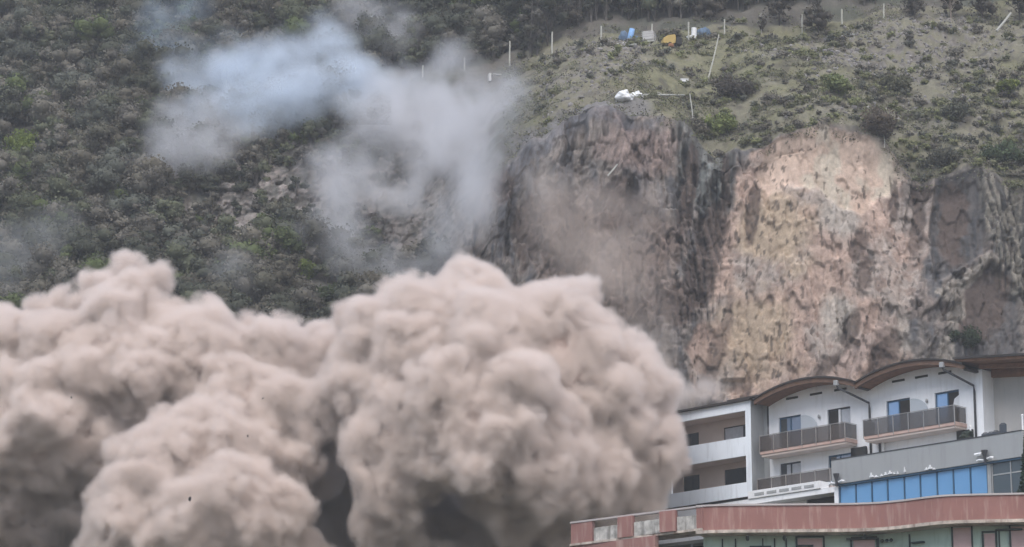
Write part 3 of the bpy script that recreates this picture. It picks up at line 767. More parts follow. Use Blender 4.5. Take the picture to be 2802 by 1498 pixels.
# unreadable white letters standing on the fascia's lower edge
# terrace posts, drain pipes in white
for px_, p0_, p1_ in ((2655, 1168, 1200), (2797, 1137, 1186)):
    x, z1_ = loc(px_, p0_, -3.6)
    m = MB(); m.tube([(x, -3.6, B - 0.997), (x, -3.6, z1_)], 0.055, 8); m.lump((x, -3.6, z1_), 0.08, 2, 0.05, 2); m.build("terrace_post", M_lightm, hotel)
m = MB(); m.tube([(-2.98 + .75, -0.25, B - 2.1), (-2.98 + .75, -0.25, B + 1.17)], 0.10, 8); m.build("post", M_lightm, hotel)
m = MB(); m.tube([(-2.98 + .45, -0.2, B - 2.1), (-2.98 + .45, -0.2, B + 1.17)], 0.08, 8); m.build("downpipe", M_pipe, hotel)
# solid dark boxes on the wall under the right ends of the balconies
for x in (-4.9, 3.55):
    m = MB(); m.box(x, x + 1.2, -0.2, -0.02, B + 0.35, B + 1.15); m.build("dark_box", M_dark, hotel)

# things lying on the terrace and lamps on its front -- each a thing of its own
def world_h(x, y, z): return np.array([HO[0], HO[1], HO[2] - BASEZ]) + HU * x + HV * y + np.array([0, 0, z])
def spot_lamp(px_, py_, label, wing=True):
    x, z = loc(px_, py_, -5.25)
    w = world_h(x, -5.0, z)
    t = empty("floodlight", w, -HA); tag(t, label, "floodlight", "floodlights on the pavilion fascia")
    m = MB(); m.tube([(0, -0.28, 0.28), (0, -0.28, -0.20)], 0.21, 10, 0.07); m.build("lamp_head", M_pipe, t)
    m = MB(); m.box(-0.05, 0.05, -0.28, -0.003, -0.34, -0.24); m.box(-0.06, 0.06, -0.32, -0.2, -0.52, -0.2); m.build("bracket", M_pipe, t)
    for sx, zz in ((-0.42, -0.32), (0.40, -0.26)):
        m = MB(); m.tube([(sx * 0.3, -0.22, zz), (sx, -0.24, zz + 0.05), (sx * 1.5, -0.2, zz)], 0.06, 6, 0.09); m.build("arm", M_lightm, t)
    if wing:
        m = MB(); m.tube([(-0.25, -0.2, 0.10), (-0.75, -0.22, 0.08)], 0.10, 6, 0.12); m.build("white_box", M_lightm, t)
spot_lamp(2695, 1245, "dark cone floodlight with white arms at the right end of the grey pavilion fascia")
spot_lamp(2289, 1309, "dark cone floodlight at the left end of the grey pavilion fascia, beside the blue glazing", False)
sg = [(2385, 1303, .30, .30), (2398, 1303, .34, .14), (2413, 1300, .22, .16), (2424, 1297, .26, .20), (2436, 1294, .30, .22), (2447, 1294, .18, .12), (2457, 1294, .12, .17), (2476, 1289, .13, .34), (2536, 1283, .28, .16), (2546, 1280, .30, .26), (2556, 1282, .22, .12)]
x0, z0 = loc(2385, 1306, -5.06)
t = empty("sign_lettering", world_h(x0, -5.06, z0), -HA)
tag(t, "small worn white letters along the grey fascia's lower edge above the blue glazing", "sign")
for i, (a, b, w, h) in enumerate(sg):
    x, z = loc(a, b + 4, -5.06)
    m = MB(); m.box(x - x0 - w / 2, x - x0 + w / 2, -0.05, 0.04, z - z0, z - z0 + h * 0.45); m.box(x - x0 - w * 0.28, x - x0 + w * 0.12, -0.047, 0.037, z - z0 + h * 0.455, z - z0 + h); m.build("letter", M_lightm, t, bevel=0.015)

M_chair = mat_plain("dark_blue_chair", (0.05, 0.06, 0.075), 0.5)
def stack_chair(px_, h, label, y=-4.1):
    x, _ = loc(px_, 1185, y)
    t = empty("terrace_chair", world_h(x, y, B - 0.997), -HA + R(20)); tag(t, label, "chair", "chairs on the pavilion terrace")
    m = MB(); m.box(-.22, .22, -.22, .22, .42, .46); m.build("seat", M_chair, t)
    m = MB(); m.tube([(-.2, .22, .46), (-.2, .28, h - .08), (-.1, .3, h), (.1, .3, h), (.2, .28, h - .08), (.2, .22, .46)], .035, 6); m.box(-.17, .17, .24, .27, .6, h - .06); m.build("backrest", M_chair, t)
    for a in (-.2, .2):
        for b in (-.2, .2):
            m = MB(); m.tube([(a, b, 0), (a * .95, b * .95, .42)], .02, 5); m.build("leg", M_chair, t)
stack_chair(2692, 0.92, "leftmost of the low dark chairs along the terrace edge, next to the dark planter")
stack_chair(2708, 0.92, "second low dark chair from the dark planter on the terrace")
stack_chair(2722, 0.95, "low dark chair just left of the tall arched one on the terrace")
stack_chair(2742, 1.35, "tall dark chair with an arched back, rightmost on the terrace")
x, _ = loc(2645, 1180, -3.9)
t = empty("planter", world_h(x, -3.9, B - 0.997), -HA); tag(t, "dark box planter beside the white post on the pavilion terrace", "planter")
m = MB(); m.box(-.45, .45, -.25, .25, 0, .75); m.build("box", M_room, t, bevel=.02)
m = MB(); m.lump((0, 0, .95), (.42, .25, .3), 4, .5, 3); m.build("shrub", mat_plain("planter_shrub", (.03, .04, .03), .9, var=.4, scale=8), t)

# ------------------------------------------------------------------ red parapet building in front
ZP = 25.2
def plan(px, py):
    return at(px, py, ZP / float(tan_el(py)))[:2]
pp = [plan(*q) for q in ((1560, 1430), (1600, 1425), (1790, 1398), (1905, 1386), (1960, 1382), (2300, 1380), (2400, 1377), (2480, 1369), (2545, 1360), (2600, 1355), (2802, 1351))]
pp.append(pp[-1] + (pp[-1] - pp[-2]) * 1.0)
# smooth the bends
def chaikin(p, it=2):
    for _ in range(it):
        q = [p[0]]
        for a, b in zip(p[:-1], p[1:]): q += [a * .75 + b * .25, a * .25 + b * .75]
        q.append(p[-1]); p = q
    return p
ci = 3
right_path = chaikin([np.array(p) for p in pp[ci:]], 2)
left_path = [np.array(p) for p in pp[:ci + 1]]
def strip(mb, path, z0, z1, o0, o1):
    """closed band along a plan path; o = offset towards the viewer"""
    path = [np.array(p) for p in path]; n = len(path); base = len(mb.v)
    for i in range(n):
        t = path[min(i + 1, n - 1)] - path[max(i - 1, 0)]; t = t / np.linalg.norm(t); nr = np.array([t[1], -t[0]])
        a = path[i] + nr * o1; b = path[i] + nr * o0
        mb.v += [(a[0], a[1], z0), (a[0], a[1], z1), (b[0], b[1], z1), (b[0], b[1], z0)]
    for i in range(n - 1):
        for k in range(4):
            k2 = (k + 1) % 4
            mb.f.append([base + i * 4 + k, base + (i + 1) * 4 + k, base + (i + 1) * 4 + k2, base + i * 4 + k2])
    mb.f.append([base, base + 1, base + 2, base + 3]); e = base + (n - 1) * 4; mb.f.append([e + 3, e + 2, e + 1, e])
M_red = mat_plain("red_plaster", (0.265, 0.135, 0.118), 0.9, var=0.13, scale=0.35, bump=0.15, stain=(0.42, 0.30, 0.26), stain_amt=0.75)
M_ledge = mat_plain("weathered_ledge", (0.44, 0.38, 0.33), 0.9, var=0.5, scale=1.5, bump=0.4, stain=(0.16, 0.09, 0.07), stain_amt=0.8)
M_coping = mat_plain("pale_coping", (0.42, 0.38, 0.37), 0.85, var=0.12, scale=1.0)
M_green = mat_plain("grey_green_plaster", (0.38, 0.47, 0.41), 0.9, var=0.12, scale=0.4, stain=(0.26, 0.33, 0.28), stain_amt=0.7)
M_pinkp = mat_plain("faded_pink_panel", (0.46, 0.33, 0.32), 0.85, var=0.12, scale=1.0)
M_bars = mat_plain("dark_green_bars", (0.03, 0.045, 0.042), 0.6)
rb = empty("terrace_building", (pp[5][0], pp[5][1], 12.0)); tag(rb, "grey green building in front with a curved red terrace parapet and a weathered ledge", "building")
class Off:
    pass
def bw(mb, name, mat, parent=rb, **k):
    o = mb.build(name, mat, parent, **k)
    if parent is rb: o.matrix_parent_inverse = Matrix.Translation((-pp[5][0], -pp[5][1], -12.0))
    return o
m = MB(); strip(m, right_path, ZP - 1.33, ZP - 0.06, -0.25, 0.0); par = bw(m, "parapet", M_red)
m = MB(); strip(m, right_path, ZP - 0.057, ZP + 0.04, -0.32, 0.06); bw(m, "coping", M_coping)
m = MB(); strip(m, [p + np.array([0, 0]) for p in right_path], ZP - 1.50, ZP - 1.333, -1.4, 0.14); bw(m, "ledge", M_ledge)
# second rail line behind the coping
m = MB(); strip(m, right_path[:14], ZP + 0.10, ZP + 0.18, -0.9, -0.8); bw(m, "rear_rail", M_coping)
# left balustrade: piers, openings with panels, sill
def seg_pt(px, off=0.0):
    for i in range(len(left_path) - 1):
        a, b = left_path[i], left_path[i + 1]
        ax, bx = 1401 + F * a[0] / (a[1] * FW[1] + ZP * FW[2]), 1401 + F * b[0] / (b[1] * FW[1] + ZP * FW[2])
        if px <= bx or i == len(left_path) - 2:
            t = (px - ax) / (bx - ax); return a + (b - a) * t
def lseg(mb, pa, pb, z0, z1, o0, o1): strip(mb, [seg_pt(pa), seg_pt(pb)], z0, z1, o0, o1)
for a, b in ((1562, 1620), (1690, 1730), (1804, 1848), (1916, 1922)):
    m = MB(); lseg(m, a, b, ZP - 1.2, ZP - 0.08, -0.25, 0.0); bw(m, "balustrade_pier", M_red)
m = MB(); lseg(m, 1561, 1921, ZP - 0.077, ZP + 0.02, -0.3, 0.05); bw(m, "coping", M_coping)
m = MB(); lseg(m, 1561, 1921, ZP - 1.32, ZP - 1.203, -1.4, 0.10); bw(m, "ledge", M_ledge)
for a, b in ((1622, 1688), (1732, 1802), (1850, 1914)):
    m = MB(); lseg(m, a, b, ZP - 1.198, ZP - 0.45, -0.14, -0.10); bw(m, "balustrade_panel", mat_plain("grimy_panel", (.42, .40, .37), .8, var=.5, scale=2.2, stain=(.1, .09, .08), stain_amt=.9))
m = MB(); lseg(m, 1565, 1790, ZP - 8, ZP - 1.323, -0.35, -0.05); bw(m, "red_wall", M_red)
m = MB(); lseg(m, 1798, 1905, ZP - 8, ZP - 1.5, -2.6, -2.5); bw(m, "recess_wall", M_bars)
for q in (1845, 1903):
    m = MB(); lseg(m, q, q + 5, ZP - 8, ZP - 1.5, -1.8, -1.7); bw(m, "post", M_greyret)
# facade under the ledge
m = MB(); strip(m, [p for p in right_path], ZP - 9, ZP - 1.503, -1.3, -1.0); fac = bw(m, "facade", M_green)
rpx = [1401 + F * p[0] / (p[1] * FW[1] + ZP * FW[2]) for p in right_path]
def rpt(px):
    i = int(np.clip(np.searchsorted(rpx, px), 1, len(rpx) - 1)); t = (px - rpx[i - 1]) / (rpx[i] - rpx[i - 1])
    return right_path[i - 1] + (right_path[i] - right_path[i - 1]) * t
def rseg(mb, a, b, z0, z1, o0, o1): strip(mb, [rpt(a), rpt((a + b) / 2), rpt(b)], z0, z1, o0, o1)
def fz(py): return ZP - (py - 1380) * 151.0 / F
for a, b, pt, nm, mt in ((2183, 2250, 1468, "shutter", M_pinkp), (2330, 2384, 1472, "shutter", M_pinkp), (2597, 2652, 1462, "shutter", M_pinkp), (2765, 2812, 1462, "shutter", M_pinkp), (2690, 2720, 1480, "shutter", M_pinkp)):
    m = MB(); rseg(m, a, b, ZP - 4.2, fz(pt), -0.98, -0.93); o = bw(m, nm, mt)
    m = MB(); rseg(m, a - 6, a - 1, ZP - 4.2, fz(pt) + .05, -0.98, -0.9); rseg(m, b + 1, b + 6, ZP - 4.2, fz(pt) + .05, -0.98, -0.9); rseg(m, a - 6, b + 6, fz(pt) + .055, fz(pt) + .13, -0.98, -0.88); bw(m, "shutter_frame", M_bars)
for q in (1972, 2008, 2085, 2118, 2150, 2460, 2730):
    m = MB(); rseg(m, q, q + 4, ZP - 4.2, ZP - 1.65, -0.98, -0.93); bw(m, "facade_seam", M_bars)
for a, b, p_ in ((2050, 2110, 1490), (2312, 2392, 1471), (2722, 2796, 1470), (2180, 2225, 1488), (2470, 2500, 1492)):
    m = MB(); rseg(m, a, b, fz(p_) - .06, fz(p_) + .02, -0.97, -0.7); bw(m, "awning_bar", M_bars)
for q in (2416, 2429, 2441):
    m = MB(); c = rpt(q); m.lump((c[0], c[1] + 0.85, fz(1480)), (.10, .12, .10), 2, .1, 2); bw(m, "round_vent", M_bars)
for q in (2045, 2146, 2366):
    m = MB(); c = rpt(q); m.lump((c[0], c[1] + 0.4, ZP - 1.72), (.10, .2, .16), 3, .2, 2); bw(m, "ledge_bracket", M_bars)
# roof deck of the building, reaching back under the hotel pavilion
m = MB(); strip(m, [left_path[0]] + [p for p in right_path], ZP - 1.7, ZP - 1.52, -26, -1.42); bw(m, "roof_deck", M_greyret)
# ------------------------------------------------------------------ plants
def leaves(P, size, colr, g, up=0.3, thin=1.0):
    """one small bent-free quad per point, random facing"""
    n = len(P)
    a = on_sphere(n, g); b = on_sphere(n, g); a[:, 2] *= 0.8
    a /= np.linalg.norm(a, axis=1, keepdims=True)
    b = np.cross(a, b); b /= np.linalg.norm(b, axis=1, keepdims=True) + 1e-9
    s = (size * np.ones(n))[:, None]
    a = a * s * 0.5; b = b * s * 0.5 * thin
    V = np.stack([P - a, P - b * 0.9 + a * 0.15, P + a, P + b * 0.9 - a * 0.1], 1).reshape(-1, 3)
    Fq_ = np.arange(n * 4).reshape(n, 4)
    return V, Fq_, np.repeat(colr, 4, axis=0)
def on_sphere(n, g):
    z = g.uniform(-1, 1, n); t = g.uniform(0, 2 * math.pi, n); r = np.sqrt(1 - z * z)
    return np.stack([r * np.cos(t), r * np.sin(t), z], 1)
def sticks(A, Bp, ra, rb, g):
    """three-sided tapered sticks from A to B"""
    t = Bp - A; t = t / (np.linalg.norm(t, axis=1, keepdims=True) + 1e-9)
    h = np.cross(t, np.array([0.3, 0.9, 0.2])); h /= np.linalg.norm(h, axis=1, keepdims=True) + 1e-9; k = np.cross(t, h)
    vs = []
    for P, r in ((A, ra), (Bp, rb)):
        for w in (0, 2.094, 4.189): vs.append(P + (h * math.cos(w) + k * math.sin(w)) * (r * np.ones(len(A)))[:, None])
    V = np.stack(vs, 1).reshape(-1, 3); b0 = np.arange(len(A))[:, None, None] * 6
    Fq_ = (np.array([[0, 1, 4, 3], [1, 2, 5, 4], [2, 0, 3, 5]])[None] + b0).reshape(-1, 4)
    return V, Fq_
def join(parts):
    V, Fq_, Cc, k = [], [], [], 0
    for v, f, c in parts: V.append(v); Fq_.append(f + k); Cc.append(c); k += len(v)
    return np.concatenate(V), np.concatenate(Fq_), np.concatenate(Cc)
def crown_pts(c, R_, H_, n, g, blobs=6):
    """points spread through a handful of uneven clumps"""
    bc = on_sphere(blobs, g) * g.uniform(0.3, 1.0, (blobs, 1)) * np.array([R_ * 0.75, R_ * 0.75, H_ * 0.36]) + np.array([0, 0, H_ * 0.55]); br = g.uniform(0.16, 0.52, blobs) * R_
    w = br ** 2; i = g.choice(blobs, n, p=w / w.sum()); d = on_sphere(n, g) * [1, 1, .8]
    CORES.append((c + bc, br))
    return c + bc[i] + d * (br[i] * g.uniform(0.5, 1.12, n))[:, None], i
CORES = []
def cores_mesh(colr, g, f=0.62):
    """the dense inside of the last crown, so that one does not look straight through it"""
    c, r = CORES[-1]; r = r * f; v, fc = ICO1
    V = (v[None] * (r[:, None] * g.uniform(.8, 1.2, (len(r), len(v))))[:, :, None] * [1, 1, .8] + c[:, None]).reshape(-1, 3)
    T = (fc[None] + (np.arange(len(r)) * len(v))[:, None, None]).reshape(-1, 3)
    return V, T, np.tile(colr, (len(V), 1))
ICO1 = ico(1)
leaf_mat = mat_tint("foliage", 0.8, 2.0, 0.15, 0.0, 0.25)
twig_mat = mat_tint("twigs", 0.95, 3.0, 0.15)
PAL = np.array([1.32, 1.28, 1.18]) * np.array([[0.085, 0.098, 0.070], [0.115, 0.115, 0.092], [0.062, 0.076, 0.060], [0.125, 0.113, 0.096], [0.090, 0.108, 0.064], [0.145, 0.135, 0.122], [0.068, 0.080, 0.074]])
def wood_at(px, py):
    """1 where the wooded slope is"""
    ok = np.ones(len(px))
    return ok
gidx_r = np.where((SS > 0.25) & (SS < 4.3))[0]
g = np.random.default_rng(11)
cand = []
OUT2 = outc.reshape(NR, NX); CL2 = CL
cells = {}
for _ in range(60000):
    i = int(g.choice(gidx_r)); j = int(g.integers(0, NX)); p = GRID[i, j]; s = SS[i]; x, y = PXG[i, j], PYG[i, j]
    if not (-130 < x < 2950 and -90 < y < 1000): continue
    if s > 3.0:
        if x > 1500 and s < 3.12: continue
        dens = 1.0
    else:
        if x > 1200 + (700 - y) * 0.25: continue
        if s > 1.9 and x > 1300: continue
        if x > 1040 and y > 190 and s > 2.0: continue
        dens = 1.0 - 0.97 * OUT2[i, j]
    if g.random() > dens: continue
    k = (int(p[0] / 1.15), int(p[1] / 1.15), int(p[2] / 1.15))
    if any((k[0] + a, k[1] + b, k[2] + c) in cells for a in (0,) for b in (0,) for c in (0,)): continue
    cells[k] = 1
    cand.append((p, x, y, s, OUT2[i, j]))
print("woodland plants", len(cand))
CLEAR = [(50, 450, 62, 105), (606, 75, 30, 52), (848, 765, 34, 60), (900, 850, 44, 70)]
def hid(x, y):
    return any(abs(x - a) < c * 0.95 and b - d * 0.95 < y < b + 55 for a, b, c, d in CLEAR)
cand = [q for q in cand if not hid(q[1], q[2])]
LV, TW, CO = [], [], []
for (p, x, y, s, oc_) in cand:
    sz = g.uniform(0.6, 1.1) if g.random() < .55 else g.uniform(1.1, 2.3) * (0.55 if oc_ > 0.3 else 1.0)
    tall = s > 3.0 and x > 1450
    R_ = 1.25 * sz; H_ = (2.6 if not tall else 4.2) * sz
    brown = 0.25 + 0.5 * (x > 1900) * (s > 3) + 0.25 * sstep(-0.2, .5, fbm(np.array([[p[0] / 9, p[1] / 9, p[2] / 9]]), 2, 77))[0]
    zone = fbm(np.array([[p[0] / 7, p[1] / 7, p[2] / 7]]), 2, 79)[0]
    cA = PAL[int(np.clip((zone + 0.6) / 1.2 * 5 + g.uniform(-1, 2), 0, 6))] * g.uniform(0.88, 1.15)
    cA = (cA * 0.5 + np.array([0.104, 0.104, 0.080]) * 0.5) * 0.95 * (1 + 0.4 * zone)
    if g.random() < 0.05: cA = np.array([0.12, 0.15, 0.06]) * g.uniform(.7, 1)
    if g.random() < brown * 0.5: cA = np.array([0.165, 0.155, 0.13]) * g.uniform(0.75, 1.2)
    n = int(g.uniform(170, 230) * max(1, sz * sz) * (1 if not tall else 0.8))
    P, bi = crown_pts(p - np.array([0, 0, 0.3]), R_, H_, n, g, 6)
    bt = g.uniform(0.82, 1.2, 8)[bi]
    CO.append(cores_mesh(cA * 0.95, g, 0.8))
    LV.append(leaves(P, g.uniform(0.14, 0.34, n), cA[None] * (bt * g.uniform(0.93, 1.07, n))[:, None], g))
    m = 10 if not tall else 14
    A = p + np.stack([g.uniform(-.12, .12, m), g.uniform(-.12, .12, m), g.uniform(0, H_ * .45, m)], 1); B_ = P[g.integers(0, n, m)]
    v, f = sticks(A, B_, 0.035, 0.012, g); tc_ = np.array([0.11, 0.10, 0.09]) * g.uniform(0.6, 1.4)
    TW.append((v, f, np.tile(tc_, (len(v), 1))))
    v, f = sticks(p[None] - [0, 0, .3], (p + [g.uniform(-.3, .3), 0, H_ * (0.6 + .3 * tall)])[None], 0.09 + .04 * tall, 0.05, g); TW.append((v, f, np.tile(tc_, (len(v), 1))))
V_, F_, C_ = join(LV)
wood = mesh_np("woodland", V_, F_, leaf_mat, colors=C_); tag(wood, "dense grey green scrub wood covering the slope behind the smoke", "woodland", kind="stuff")
V_, F_, C_ = join(CO); co = mesh_np("inner_foliage", V_, F_, leaf_mat, parent=wood, colors=C_); tag(co, kind="stuff")
V_, F_, C_ = join(TW); tw = mesh_np("twigs", V_, F_, twig_mat, parent=wood, colors=C_); tag(tw, kind="stuff")
print("woodland faces", len(wood.data.polygons))

# low growth on the open slope above the cliff: dry grass, dwarf scrub, and loose stones
GR = []
gi = np.where((SS > 2.0) & (SS < 3.1))[0]
ii = g.choice(gi, 46000); jj = g.integers(0, NX, 46000)
xx, yy_ = PXG[ii, jj], PYG[ii, jj]
ok = (xx > 1380) & (xx < 2900) & (yy_ > -20)
ii, jj = ii[ok], jj[ok]; P = GRID[ii, jj]
cl_ = fbm(P / 2.2, 3, 131); cl2 = fbm(P / 0.9, 2, 132)
keep = (cl_ + 0.5 * cl2) > g.uniform(-0.25, 0.5, len(P)); P, cl_ = P[keep], cl_[keep]
rp = rubble.reshape(NR, NX)[ii, jj][keep]
P = P
k = rp < g.uniform(0.2, 1.2, len(P)); P = P[k]
ri = np.where((SS > 1.975) & (SS < 2.06))[0]; i2 = g.choice(ri, 2600); j2 = g.integers(0, NX, 2600); o2 = (PXG[i2, j2] > 1790) & (fbm(GRID[i2, j2] / 1.2, 2, 140) > -0.15)
P = np.concatenate([P, GRID[i2[o2], j2[o2]]])      # tufts hanging over the rim
n = len(P); rep = 9
PP = np.repeat(P, rep, 0) + g.normal(0, 0.16, (n * rep, 3)) * [1.3, 1, .8] + [0, 0, .10]
tone = np.array([[0.165, 0.16, 0.105], [0.14, 0.145, 0.09], [0.12, 0.11, 0.09], [0.155, 0.165, 0.085], [0.10, 0.095, 0.085]])[g.integers(0, 5, n)] * g.uniform(0.9, 1.5, (n, 1))
v, f, c = leaves(PP, g.uniform(0.10, 0.30, n * rep), np.repeat(tone, rep, 0), g, thin=0.5)
tag(mesh_np("grass", v, f, leaf_mat, colors=c), "dry olive grass and low scrub on the open slope above the cliff", "grass", kind="stuff")
# low bushes that merge into one another
BU, BC = [], []
ii = g.choice(gi, 9000); jj = g.integers(0, NX, 9000); seen = {}
for i, j in zip(ii, jj):
    x, y = PXG[i, j], PYG[i, j]; p = GRID[i, j]
    if not (1480 < x < 2900 and y > 60): continue
    w = 0.12 + 0.75 * sstep(180, 330, y + (x - 2300) * 0.06) * sstep(1840, 1960, x) + 0.35 * sstep(2500, 2700, x) * sstep(150, 220, y)
    if x < 1860 and y > 210: w *= 0.12
    if g.random() > w * (0.35 + 1.3 * (fbm(p[None] / 3.0, 3, 88)[0] > -0.05)): continue
    k = (int(p[0] / .9), int(p[1] / .9), int(p[2] / .7))
    if k in seen: continue
    seen[k] = 1
    R_ = g.uniform(.35, 1.0); H_ = R_ * g.uniform(.6, 1.1); n = int(120 * R_ * R_ + 40)
    cA = np.array([[0.15, 0.152, 0.095], [0.13, 0.12, 0.098], [0.16, 0.165, 0.09], [0.15, 0.14, 0.118], [0.105, 0.108, 0.085], [0.17, 0.18, 0.09]][g.integers(0, 6)]) * g.uniform(.9, 1.5)
    P, bi = crown_pts(p - [0, 0, .1], R_, H_, n, g, 6)
    BU.append(leaves(P, g.uniform(.09, .22, n), cA[None] * g.uniform(.8, 1.2, (n, 1)), g)); BC.append(cores_mesh(cA * .9, g))
print("low bushes", len(BU))
v, f, c = join(BU); sb = mesh_np("scrub", v, f, leaf_mat, colors=c); tag(sb, "low olive and brown scrub running down to the top of the cliff", "scrub", kind="stuff")
v, f, c = join(BC); o = mesh_np("inner_foliage", v, f, leaf_mat, parent=sb, colors=c); tag(o, kind="stuff")
# stones
ii = g.choice(gi, 9000); jj = g.integers(0, NX, 9000); rr = rubble.reshape(NR, NX)[ii, jj]
ok = (rr > g.uniform(0.05, 1.0, 9000)) & (PXG[ii, jj] > 1380); P = GRID[ii[ok], jj[ok]]
iv, if_ = ico(1); n = len(P); S3 = (g.uniform(0.07, 0.24, (n, 1)) ** 1.0) * g.uniform(0.6, 1.4, (n, 3))
iv2 = iv[None] * S3[:, None, :] * g.uniform(0.75, 1.2, (n, len(iv), 1)) + P[:, None, :]
tn = np.repeat(np.array([0.20, 0.19, 0.185])[None] * g.uniform(0.5, 1.3, (n, 1)), len(iv), 0)
tag(mesh_np("rubble", iv2.reshape(-1, 3), (if_[None] + (np.arange(n) * len(iv))[:, None, None]).reshape(-1, 3), twig_mat, colors=tn), "loose grey stones strewn over the slope", "rubble", kind="stuff")

# shrubs and trees one can tell apart
def plant(name, cat, label, px, py, rpx, hpx, colr, n, sm=0.0, size=(0.14, 0.3), trunk=(0.10, 0.09, 0.08), bare=0, group=None, gseed=0, s_rng=(0.2, 4.9)):
    gg = np.random.default_rng(1000 + gseed + int(px))
    p = ground_at(px, py, *s_rng); sc_ = p[1] / F
    R_, H_ = rpx * sc_, hpx * sc_
    t = empty(name, p); tag(t, label, cat, group)
    o = np.zeros(3)
    colr = np.array(colr)
    if n:
        P, bi = crown_pts(o - [0, 0, 0.15], R_ * 1.15, H_, n, gg, 15)
        bt = gg.uniform(0.82, 1.2, 15)[bi]
        v, f, c = leaves(P, gg.uniform(*size, n), colr[None] * (bt * gg.uniform(.85, 1.15, n))[:, None], gg)
        cv, cf, cc = cores_mesh(colr * 0.9, gg, 0.6)
        cr_ = mesh_np("crown", v, f, leaf_mat, parent=t, colors=c)
        mesh_np("inner_foliage", cv, cf, leaf_mat, parent=cr_, colors=cc)
    m = 22 + bare
    A = []; Bq = []
    top = np.array([gg.uniform(-.2, .2), 0, H_ * (0.95 if bare else 0.7)])
    for k in range(m):
        w = gg.uniform(0.25, 1.0); a = top * w; d = on_sphere(1, gg)[0]; d[2] = abs(d[2]) * 0.9 + 0.25
        A.append(a); Bq.append(a + d * R_ * (1.15 - 0.6 * w) * 0.95)
        for q in range(3 if bare else 0):
            e = Bq[-1 - q] if q == 0 else b_
            b_ = a + d * R_ * (1.15 - 0.6 * w) * gg.uniform(.4, .9); d2 = on_sphere(1, gg)[0]; d2[2] = abs(d2[2]) + .2
            A.append(b_); Bq.append(b_ + d2 * R_ * 0.35)
    v1, f1 = sticks(np.array(A), np.array(Bq), 0.03 + 0.004 * H_, 0.010, gg)
    pts = [top * w + np.array([math.sin(w * 5 + px) * 0.06 * H_ * w, 0, -0.3 if w == 0 else 0]) for w in np.linspace(0, 1, 6)]
    v2, f2 = sticks(np.array(pts[:-1]), np.array(pts[1:]), 0.05 + 0.012 * H_, 0.045 + 0.010 * H_, gg)
    V_, F_, C_ = join([(v1, f1, np.tile(trunk, (len(v1), 1))), (v2, f2, np.tile(trunk, (len(v2), 1)))])
    mesh_np("trunk", V_, F_, twig_mat, parent=t, colors=C_)
    return t
plant("tree", "tree", "bright yellow green tree at the photo's left edge, halfway up the dark slope", 50, 450, 62, 105, (0.15, 0.19, 0.05), 2300)
plant("tree", "tree", "small fresh green tree left of the pale rock spire near the top", 606, 75, 30, 52, (0.16, 0.25, 0.08), 900)
plant("tree", "tree", "yellow green sapling low on the slope above the gap between the dust clouds", 848, 765, 34, 60, (0.17, 0.21, 0.06), 900)
plant("tree", "tree", "dull green tree beneath the yellow green sapling, just above the dust", 900, 850, 48, 90, (0.075, 0.095, 0.05), 1300)
plant("shrub", "shrub", "bright green shrub at the cliff rim just right of the leaning pipe", 1965, 372, 52, 68, (0.16, 0.19, 0.065), 2100)
plant("shrub", "shrub", "pale lime shrub on the open slope above the pink scar", 2295, 262, 46, 50, (0.17, 0.20, 0.085), 1800)
plant("shrub", "shrub", "yellowish green shrub near the right edge, above the slope's bare patch", 2762, 270, 34, 66, (0.16, 0.19, 0.05), 1400)
plant("shrub", "shrub", "dark green bush on the rim near the photo's right edge", 2745, 458, 62, 75, (0.085, 0.115, 0.062), 2400)
plant("shrub", "shrub", "brownish shrub on the rim right of the top of the pink scar", 2400, 370, 62, 66, (0.14, 0.115, 0.088), 2000)
plant("shrub", "shrub", "olive brown shrub at the rim left of the pink scar", 1905, 372, 48, 50, (0.13, 0.12, 0.09), 1500)
plant("shrub", "shrub", "dark brown bush below the leaning pole, upper left of the lime shrub", 2010, 262, 62, 36, (0.095, 0.085, 0.072), 1700)
plant("shrub", "shrub", "grey brown bush on the rim above the dark ribbed rock", 2580, 455, 60, 55, (0.11, 0.11, 0.085), 1700)
plant("shrub", "shrub", "olive bush in the middle of the open slope, right of the lime shrub", 2440, 250, 52, 46, (0.13, 0.13, 0.085), 1500)
plant("shrub", "shrub", "dark bush on the pale slope below the row of stones at the right", 2610, 330, 50, 46, (0.09, 0.095, 0.07), 1500)
plant("shrub", "shrub", "small dark bush growing in a cleft of the rock above the hotel's right roof", 2640, 955, 46, 60, (0.05, 0.07, 0.04), 1300, s_rng=(1, 2))
TR = "bare trees behind the fence posts"
for i, (px, by, h, w, tc_, lab) in enumerate([
    (2085, 92, 62, 12, (0.36, 0.34, 0.31), "thin pale birch-like tree stem between the blue tarp and the first post to its right"),
    (2240, 96, 105, 45, (0.05, 0.045, 0.04), "dark bare forked tree just right of a fence post, above the stony slope"),
    (2135, 70, 100, 45, (0.06, 0.055, 0.05), "dark bare tree leaning over the fence left of the open dark gap"),
    (2597, 78, 120, 40, (0.34, 0.28, 0.24), "pale pinkish thick tree trunk at the upper right"),
    (2505, 55, 90, 42, (0.09, 0.08, 0.07), "bare grey tree left of the pale pinkish trunk"),
    (2690, 60, 95, 46, (0.07, 0.06, 0.055), "bare dark tree right of the pale pinkish trunk"),
    (2790, 70, 110, 46, (0.06, 0.055, 0.05), "bare dark tree in the upper right corner"),
    (1935, 60, 90, 46, (0.07, 0.065, 0.06), "bare tree rising behind the fence between two posts right of the white tank"),
    (1560, 80, 95, 46, (0.06, 0.06, 0.055), "bare tree behind the fence, left of the blue roll")]):
    plant("tree", "tree", lab, px, by, w, h, (0.09, 0.08, 0.065), 260, trunk=tc_, bare=14, group=TR, gseed=i, s_rng=(2.95, 4.9))
